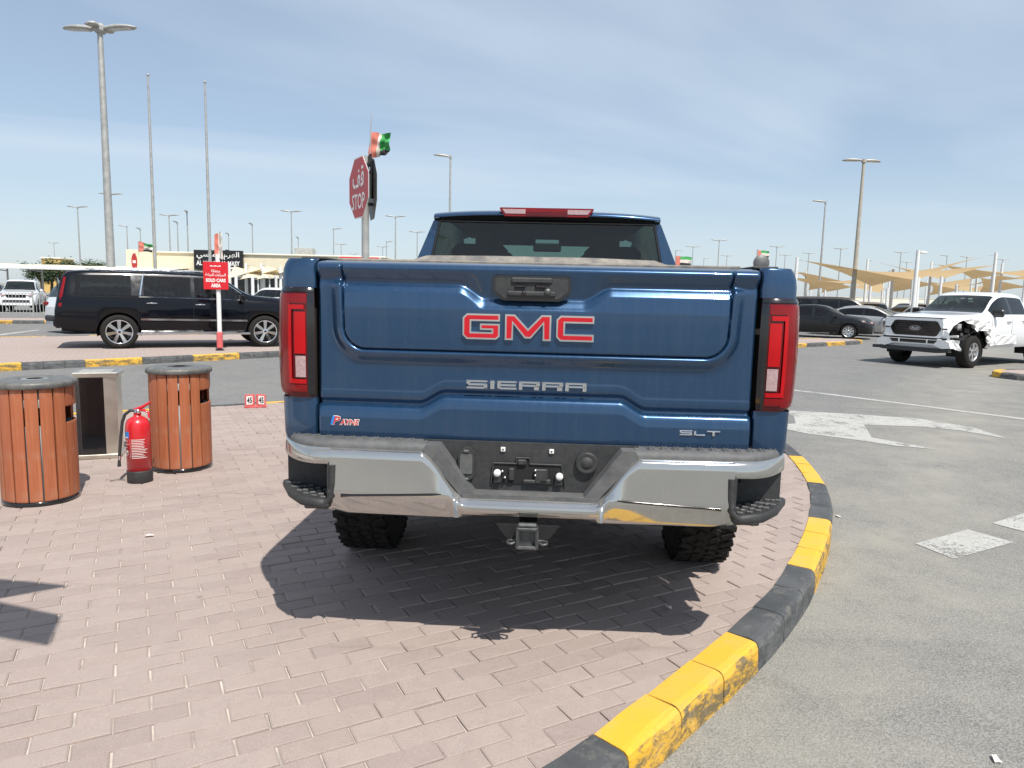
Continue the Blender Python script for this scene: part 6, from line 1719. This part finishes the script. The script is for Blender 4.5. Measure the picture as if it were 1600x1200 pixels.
lamp_at(604, 378, 10, (E,), 'single-head lamp post right of the STOP sign, small'); lamp_at(598, 386, 10, (E, W_), 'distant twin-head lamp post right of the STOP sign'); lamp_at(652, 363, 10, (W_, E), 'lamp post half hidden by the left edge of the blue cab')
lamp_at(704, 245, 11, (W_,), 'tall single-head lamp post behind the blue cab roof', r0=.11)
lamp_at(1056, 392, 10, (E,), 'small single-head lamp post at the right edge of the blue cab'); lamp_at(1083, 386, 10, (E, W_), 'first twin-head lamp post right of the blue cab'); lamp_at(1100, 404, 10, (E,), 'lowest single-head lamp post right of the blue cab')
lamp_at(1124, 376, 10, (E, W_), 'second and taller twin-head lamp post right of the blue cab'); lamp_at(1136, 400, 10, (E, W_), 'far small lamp post right of the taller twin-head lamp'); lamp_at(1214, 386, 10, (E, W_), 'twin-head lamp post above the right tail lamp')
lamp_at(1227, 399, 10, (E, W_), 'smaller twin-head lamp post right of the tail lamp'); lamp_at(1264, 396, 10, (E, W_), 'twin-head lamp post behind the first sail post')
b_ = lamp_at(1290, 316, 10.5, (W_,), 'single-head lamp post with a crossbar over the first shade sail', r0=.11)
lamp_at(1314, 389, 10, (E, W_), 'twin-head lamp post left of the big right-hand lamp'); lamp_at(1350, 251, 10, (.35, PI - .12), 'big twin-head lamp post rising over the shade sails at right', L=1.15, mat='pole_tan', r0=.15, lift=.02, hw_=.5)
lamp_at(1408, 395, 10, (E, W_), 'twin-head lamp post right of the big right-hand lamp'); lamp_at(1417, 410, 10, (E, W_), 'low far twin-head lamp post over the sails, middle'); lamp_at(1480, 400, 10, (W_,), 'single-head lamp post over the white pickup roof')
lamp_at(1511, 402, 10, (E, W_), 'twin-head lamp post over the white pickup windscreen'); lamp_at(1567, 406, 10, (E, W_), 'rightmost twin-head lamp post near the picture edge')
def flagpole(px, py, h, label):
    d = ray(px, py); t = (h - EYE) / d[2]
    root = empty('flagpole', (float(d[0] * t), float(d[1] * t), 0), 0, label, 'flagpole', 'bare flagpoles')
    MB().tube([(0, 0, 0), (0, 0, h * .5), (0, 0, h)], [.065, .055, .03], 12).build('pole', M['galv'], root)
    MB().lathe([(0, h + .06), (.05, h + .05), (.055, h + .01), (.03, h - .02)], 12).build('truck_cap', M['galv'], root)
    MB().lathe([(.12, 0), (.12, .04), (.07, .06)], 12).build('base', M['galv'], root)
flagpole(231, 118, 9, 'left bare flagpole behind the black SUV'); flagpole(320, 129, 9, 'right bare flagpole behind the red SOLD CARS board')
# crossbar of the right-hand lamp
d = ray(1288, 377); Yc = 60.0
# convex traffic mirror and small flag beyond the truck's right corner
q = at(1190, 411, 21)
mr = empty('traffic_mirror', (float(q[0]), 21, RZ), 0, 'round traffic mirror peeping over the right corner of the blue pickup bed', 'traffic mirror')
MB().tube([(0, .1, 0), (0, .1, q[2] - RZ + .1)], .04, 8).build('post', M['galv'], mr)
MB().lathe([(0, -.06), (.12, -.045), (.22, 0), (.235, .01), (.235, .04), (0, .06)], 28, 1, (0, 0, q[2] - RZ)).build('mirror_bowl', M['sign_grey'], mr)
for px, py, Y_, s_, lb in ((1193, 398, 24, .42, 'small green and red flag over the right corner of the pickup bed'), (1068, 409, 40, .9, 'small flag low on the skyline right of the blue cab')):
    q = at(px, py, Y_)
    f = empty('flag', (float(q[0]) - s_ * .5, Y_, RZ), 0, lb, 'flag')
    MB().tube([(0, 0, 0), (0, 0, q[2] - RZ + s_ * .4)], .02, 6).build('flag_stick', M['galv'], f)
    z = q[2] - RZ
    cloth('flag_cloth', UAE, f, (0, 0, z + s_ * .35), (s_, .1, z + s_ * .3), (s_, .1, z - s_ * .25), (0, 0, z - s_ * .25), .04 * s_, uae, 10, 6, seed=int(px))

# ---------------------------------------------------------------- showroom building
def X_at(px, Y): return float(at(px, 430, Y)[0])
YB = 62.0
xl, xr = X_at(203, YB), X_at(600, YB)
zt_ = float(at(300, 396, YB)[2]) - RZ
bd = empty('showroom_building', ((xl + xr) / 2, YB, RZ), 0, 'long low cream showroom building with a black shop sign', 'building')
Lb = xr - xl
MB().box((0, 4, zt_ * .78 - .0), (Lb, 8, zt_ * .44)).build('wall', M['cream'], bd)
MB().box((0, 4.3, zt_ * .28), (Lb - .4, 7.2, zt_ * .56)).build('interior', M['sign_grey'], bd)
MB().box((0, 4, zt_ + .06), (Lb + .3, 8.3, .12), bev=.02).build('parapet_cap', M['cream2'], bd)
MB().box((-Lb / 2 + 1.1, -.25, zt_ * .76), (2.2, .5, zt_ * .56), bev=.02).build('raised_pier', M['cream'], bd)
nb_ = 22
for k in range(nb_):
    x = -Lb / 2 + (k + .5) * Lb / nb_
    w_ = MB().box((x, .35, zt_ * .29), (Lb / nb_ - .12, .04, zt_ * .52)).build('shop_window', M['glass_shop'], bd)
    MB().box((x + Lb / nb_ / 2, .3, zt_ * .28), (.10, .12, zt_ * .56)).build('mullion', M['white_metal'], bd)
MB().box((0, -.02, zt_ * .575), (Lb, .06, .14)).build('fascia_trim', M['cream2'], bd)
sx0, sx1 = X_at(307, YB) - (xl + xr) / 2, X_at(382, YB) - (xl + xr) / 2; sz1, sz0 = float(at(345, 391.5, YB)[2]) - RZ, float(at(345, 422, YB)[2]) - RZ
sb = MB().box(((sx0 + sx1) / 2, -.25, (sz0 + sz1) / 2), (sx1 - sx0, .35, sz1 - sz0), bev=.02).build('shop_sign', M['sign_black'], bd)
scx, sH_ = (sx0 + sx1) / 2, sz1 - sz0
mb = MB(); put_text(mb, '\uFEF2\uFEB3\uFE8E\uFEE4\uFEDF\uFE8D \uFEE1\uFEAE\uFEEC\uFEDF\uFE8D', sH_ * .40, (scx, -.435, sz0 + sH_ * .72), (1, 0, 0), (0, 0, 1), width=(sx1 - sx0) * .88, bold=.02); mb.build('arabic_lettering', M['sign_white'], sb, fix=False)
mb = MB(); put_text(mb, 'AL HARAM AL MASY', sH_ * .24, (scx, -.435, sz0 + sH_ * .34), (1, 0, 0), (0, 0, 1), width=(sx1 - sx0) * .90, bold=.035); mb.build('lettering', M['sign_white'], sb, fix=False)
MB().box((scx + (sx1 - sx0) * .28, -.435, sz0 + sH_ * .10), ((sx1 - sx0) * .3, .01, sH_ * .09)).build('white_strip', M['sign_white'], sb)
MB().box((-Lb / 2 + 14, 4, zt_ + .5), (1.6, 1.2, .8), bev=.05).build('roof_unit', M['galv'], bd)

# red and white roadside banner seen between sign post and tailgate
Yr = 34.0
for a, b, lb in ((531, 566, 'red banner on the skyline left of the STOP sign post'), (577, 593, 'short red banner on the skyline right of the STOP sign post')):
    xa, xb = X_at(a, Yr), X_at(b, Yr); z1 = float(at(550, 401.5, Yr)[2]) - RZ
    bn = empty('banner', ((xa + xb) / 2, Yr, RZ), 0, lb, 'banner', 'red banners')
    for sg in (-1, 1): MB().tube([(sg * (xb - xa) / 2, 0, 0), (sg * (xb - xa) / 2, 0, z1)], .05, 8).build('post', M['white_metal'], bn)
    MB().box((0, -.06, z1 - .25), (xb - xa, .03, .5), bev=.005).build('panel', M['board_red'], bn)

# ---------------------------------------------------------------- shade sails
def sail(h1, l1, h2, l2, label, mat='shade_cloth', group='tan shade sails', n=16, sag=.12, name='shade_sail'):
    """h1, h2 high corners, l1, l2 low corners (tops of posts); hyperbolic cloth with curved-in edges"""
    root = empty(name, (h1[0], h1[1], RZ), 0, label, 'shade sail', group)
    O = Vector((h1[0], h1[1], RZ)); A, B_, C_, D_ = (Vector(p) - O for p in (h1, l1, h2, l2)); P_ = []
    c = (A + B_ + C_ + D_) / 4
    for i in range(n + 1):
        u = i / n; row = []
        for j in range(n + 1):
            v = j / n; p = (A * (1 - u) + B_ * u) * (1 - v) + (D_ * (1 - u) + C_ * u) * v
            k = 1 - sag * (math.sin(PI * u) * abs(2 * v - 1) ** 3 + math.sin(PI * v) * abs(2 * u - 1) ** 3)
            q = c + (p - c) * k; q.z = p.z - .10 * math.sin(PI * u) * math.sin(PI * v)
            row.append(q)
        P_.append(row)
    MB().grid(P_).build('cloth', M[mat], root, fix=False)
    for p in (A, B_, C_, D_):
        out = (p - c); out.z = 0; out.normalize(); b = p + out * .35
        po = MB().tube([(b.x, b.y, 0), (b.x, b.y, p.z + .18)], [.11, .09], 10).build('post', M['white_metal'], root)
        MB().tube([(b.x, b.y, p.z + .08), (p.x, p.y, p.z)], .02, 5).build('tensioner', M['galv'], po)
    return root
def sail_unit(cx, cy, d, zh, zl, ang_, label, **k):
    pts = []
    for q_, z in ((0, zh), (1, zl), (2, zh), (3, zl)):
        a = ang_ + q_ * PI / 2; pts.append((cx + d * math.cos(a), cy + d * math.sin(a), z))
    return sail(*pts, label, **k)
# first row: corners measured in the photograph
def c3(px, py, Y): p = at(px, py, Y); return (float(p[0]), float(Y), float(p[2]))
sail(c3(1254, 407, 45), c3(1362, 447, 51), c3(1547, 399, 45), c3(1432, 438, 40.5), 'nearest tan shade sail, its low point left of the white pickup')
sail(c3(1560, 430, 46), c3(1500, 448, 52), c3(1760, 404, 45), c3(1640, 444, 41), 'tan shade sail at the right edge above the white pickup roof')
sail(c3(1222, 432, 60), c3(1290, 453, 66), c3(1388, 424, 58), c3(1330, 444, 52), 'low tan shade sail left of the nearest sail')
sail(c3(1362, 408, 56), c3(1428, 428, 64), c3(1560, 414, 58), c3(1470, 436, 51), 'tan shade sail behind the nearest one, in the middle')
sail(c3(1462, 413, 62), c3(1520, 436, 70), c3(1680, 410, 60), c3(1600, 432, 56), 'tan shade sail behind the white pickup roof')
for i, (cx, cy, lb) in enumerate(((24, 72, 'far tan shade sail, left end of the back row'), (34, 74, 'far tan shade sail, second of the back row'), (44, 76, 'far tan shade sail, third of the back row'), (55, 78, 'far tan shade sail, fourth of the back row'), (30, 92, 'farthest tan shade sail, left'), (44, 94, 'farthest tan shade sail, middle'), (60, 96, 'farthest tan shade sail, right'))):
    sail_unit(cx, cy, 5.6, 4.4, 2.7, .25, lb)
# camera pole between the first sails
q = at(1435, 391, 40)
cp = empty('camera_pole', (float(q[0]), 40, RZ), 0, 'white pole with a small camera on top between the shade sails', 'camera pole')
MB().tube([(0, 0, 0), (0, 0, q[2] - RZ)], [.115, .10], 12).build('pole', M['white_metal'], cp)
MB().box((.28, -.05, q[2] - RZ - .12), (.34, .16, .14), bev=.03).build('camera', M['white_metal'], cp)
MB().tube([(.12, 0, q[2] - RZ - .05), (.3, 0, q[2] - RZ - .05)], .03, 6).build('arm', M['galv'], cp)

# left-hand carports and showroom awnings
def carport(cx, cy, L, Dp, z, label, rz=0.0, mat='cream2', arch=.5):
    root = empty('carport', (cx, cy, RZ), rz, label, 'carport', 'pale carports at left')
    rows = [[(-L / 2 + L * i / 10, -Dp / 2 + Dp * j / 6, z + arch * math.sin(PI * j / 6 * .5) + .03 * math.sin(i * 2.2)) for j in range(7)] for i in range(11)]
    MB().grid(rows).build('canopy', M[mat], root)
    MB().box((0, -Dp / 2, z - .1), (L, .08, .22), bev=.01).build('edge_beam', M['white_metal'], root)
    for k in range(6):
        x = -L / 2 + L * (k + .5) / 6
        MB().tube([(x, Dp / 2 - .3, 0), (x, Dp / 2 - .3, z + arch)], .08, 8).build('post', M['white_metal'], root)
        MB().tube([(x, Dp / 2 - .3, z - .3), (x, -Dp / 2 + .1, z)], .05, 6).build('rafter', M['white_metal'], root)
    return root
carport(-36.5, 60, 17, 6, 2.9, 'pale cream carport roof behind the white pickups', .1, 'cream', arch=.3)
carport(-37, 45, 7, 5, 3.2, 'white carport canopy at the far left edge', .5, 'pale_cloth', arch=1.0)
for k, (px, lb) in enumerate(((388, 'pale awning beside the black shop sign'), (414, 'middle pale awning in front of the showroom'), (438, 'pale awning nearest the blue tailgate'))):
    q = at(px, 425, 46)
    x = float(q[0]); z = float(q[2])
    sail((x - .9, 46, z + .35), (x - .5, 43, z - .55), (x + 1.1, 45, z + .15), (x + .6, 49, z - .3), lb, 'pale_cloth', 'pale awnings by the showroom', 8, name='awning')

# railing in front of the pickups
rl_ = empty('railing', (-27.6, 30.2, 0), R(24), 'low grey metal railing in front of the white pickups', 'railing')
LR = 16.0
for z in (.12, 1.0): MB().box((0, 0, z), (LR, .04, .04)).build('rail', M['galv'], rl_)
bar_me = MB().box((0, 0, .56), (.022, .022, .88)).mesh('bar', M['galv']); post_me = MB().box((0, 0, .54), (.06, .06, 1.08)).mesh('post', M['galv'])
for k in range(int(LR / .13)):
    x = -LR / 2 + .065 + .13 * k; inst('post' if k % 18 == 0 else 'bar', post_me if k % 18 == 0 else bar_me, rl_, (x, 0, 0))

# trees and a yellow block on the left skyline
leaf = plain('leaf_green', (0.055, 0.085, 0.035), .7, var=.45, scale=.8)
trunkm = plain('bark', (0.16, 0.12, 0.08), .9, var=.2)
def tree(x, y, h, r_, label, seed):
    root = empty('tree', (x, y, RZ), 0, label, 'tree', 'trees on the left skyline')
    rr = random.Random(seed)
    tk = MB().tube([(0, 0, 0), (.1, 0, h * .35), (0, .1, h * .7)], [.22, .16, .07], 8)
    for k in range(5):
        a = rr.uniform(0, 6.28); tk.tube([(.05, 0, h * .4), (math.cos(a) * r_ * .4, math.sin(a) * r_ * .4, h * .65), (math.cos(a) * r_ * .7, math.sin(a) * r_ * .7, h * .8)], [.09, .06, .02], 5)
    tk.build('trunk', trunkm, root)
    cr_ = MB(); cl_ = [(rr.gauss(0, .5) * r_, rr.gauss(0, .5) * r_, h * rr.uniform(.5, .95)) for _ in range(16)]
    for k in range(2600):
        c = rr.choice(cl_); p = Vector(c) + Vector((rr.gauss(0, .24) * r_, rr.gauss(0, .24) * r_, rr.gauss(0, .2) * r_))
        s_ = rr.uniform(.08, .18); Mx = Matrix.Translation(p) @ Matrix.Rotation(rr.uniform(0, 6), 4, 'Z') @ Matrix.Rotation(rr.uniform(-1.2, 1.2), 4, 'X')
        cr_.add([Mx @ Vector(q_) for q_ in ((-s_, 0, 0), (0, -s_ * .5, 0), (s_, 0, .03), (0, s_ * .5, 0))], [(0, 1, 2, 3)])
    cr_.build('crown', leaf, root, fix=False)
for i, (px, py, Y, r_, lb) in enumerate(((62, 412, 92, 2.0, 'leftmost small tree behind the carport'), (78, 409, 96, 2.4, 'tree in front of the yellow block'), (106, 412, 94, 2.3, 'round tree right of the yellow block'), (124, 411, 98, 2.2, 'tree in the middle of the left skyline'), (142, 410, 95, 2.4, 'tree left of the tall four-head lamp'), (158, 412, 97, 2.1, 'rightmost tree beside the tall four-head lamp'))):
    q = at(px, py, Y); tree(float(q[0]), Y, float(q[2]) - RZ, r_ * .75, lb, 20 + i)
q = at(79, 404, 130)
yb_ = empty('yellow_building', (float(q[0]), 130, RZ), 0, 'small yellow block rising behind the trees at left', 'building')
MB().box((0, 2, (q[2] - RZ) / 2), (3.4, 4, q[2] - RZ)).build('wall', plain('yellow_render', (.62, .42, .14), .8, var=.1), yb_)
MB().box((0, 2, q[2] - RZ + .1), (3.7, 4.3, .25), bev=.03).build('parapet', M['cream2'], yb_)
# low boundary walls along the far edge of the lot
for x0, x1, y, h, lb in ((-70, 0.5, 112, 2.6, 'low pale boundary wall far behind the showroom'), (1.5, 110, 120, 2.4, 'low pale boundary wall far behind the shade sails')):
    w_ = empty('boundary_wall', ((x0 + x1) / 2, y, RZ), 0, lb, 'wall')
    MB().box((0, 0, h / 2), (x1 - x0, .25, h)).build('wall_panel', M['cream2'], w_)
    MB().box((0, 0, h + .05), (x1 - x0, .35, .1)).build('coping', M['cream'], w_)
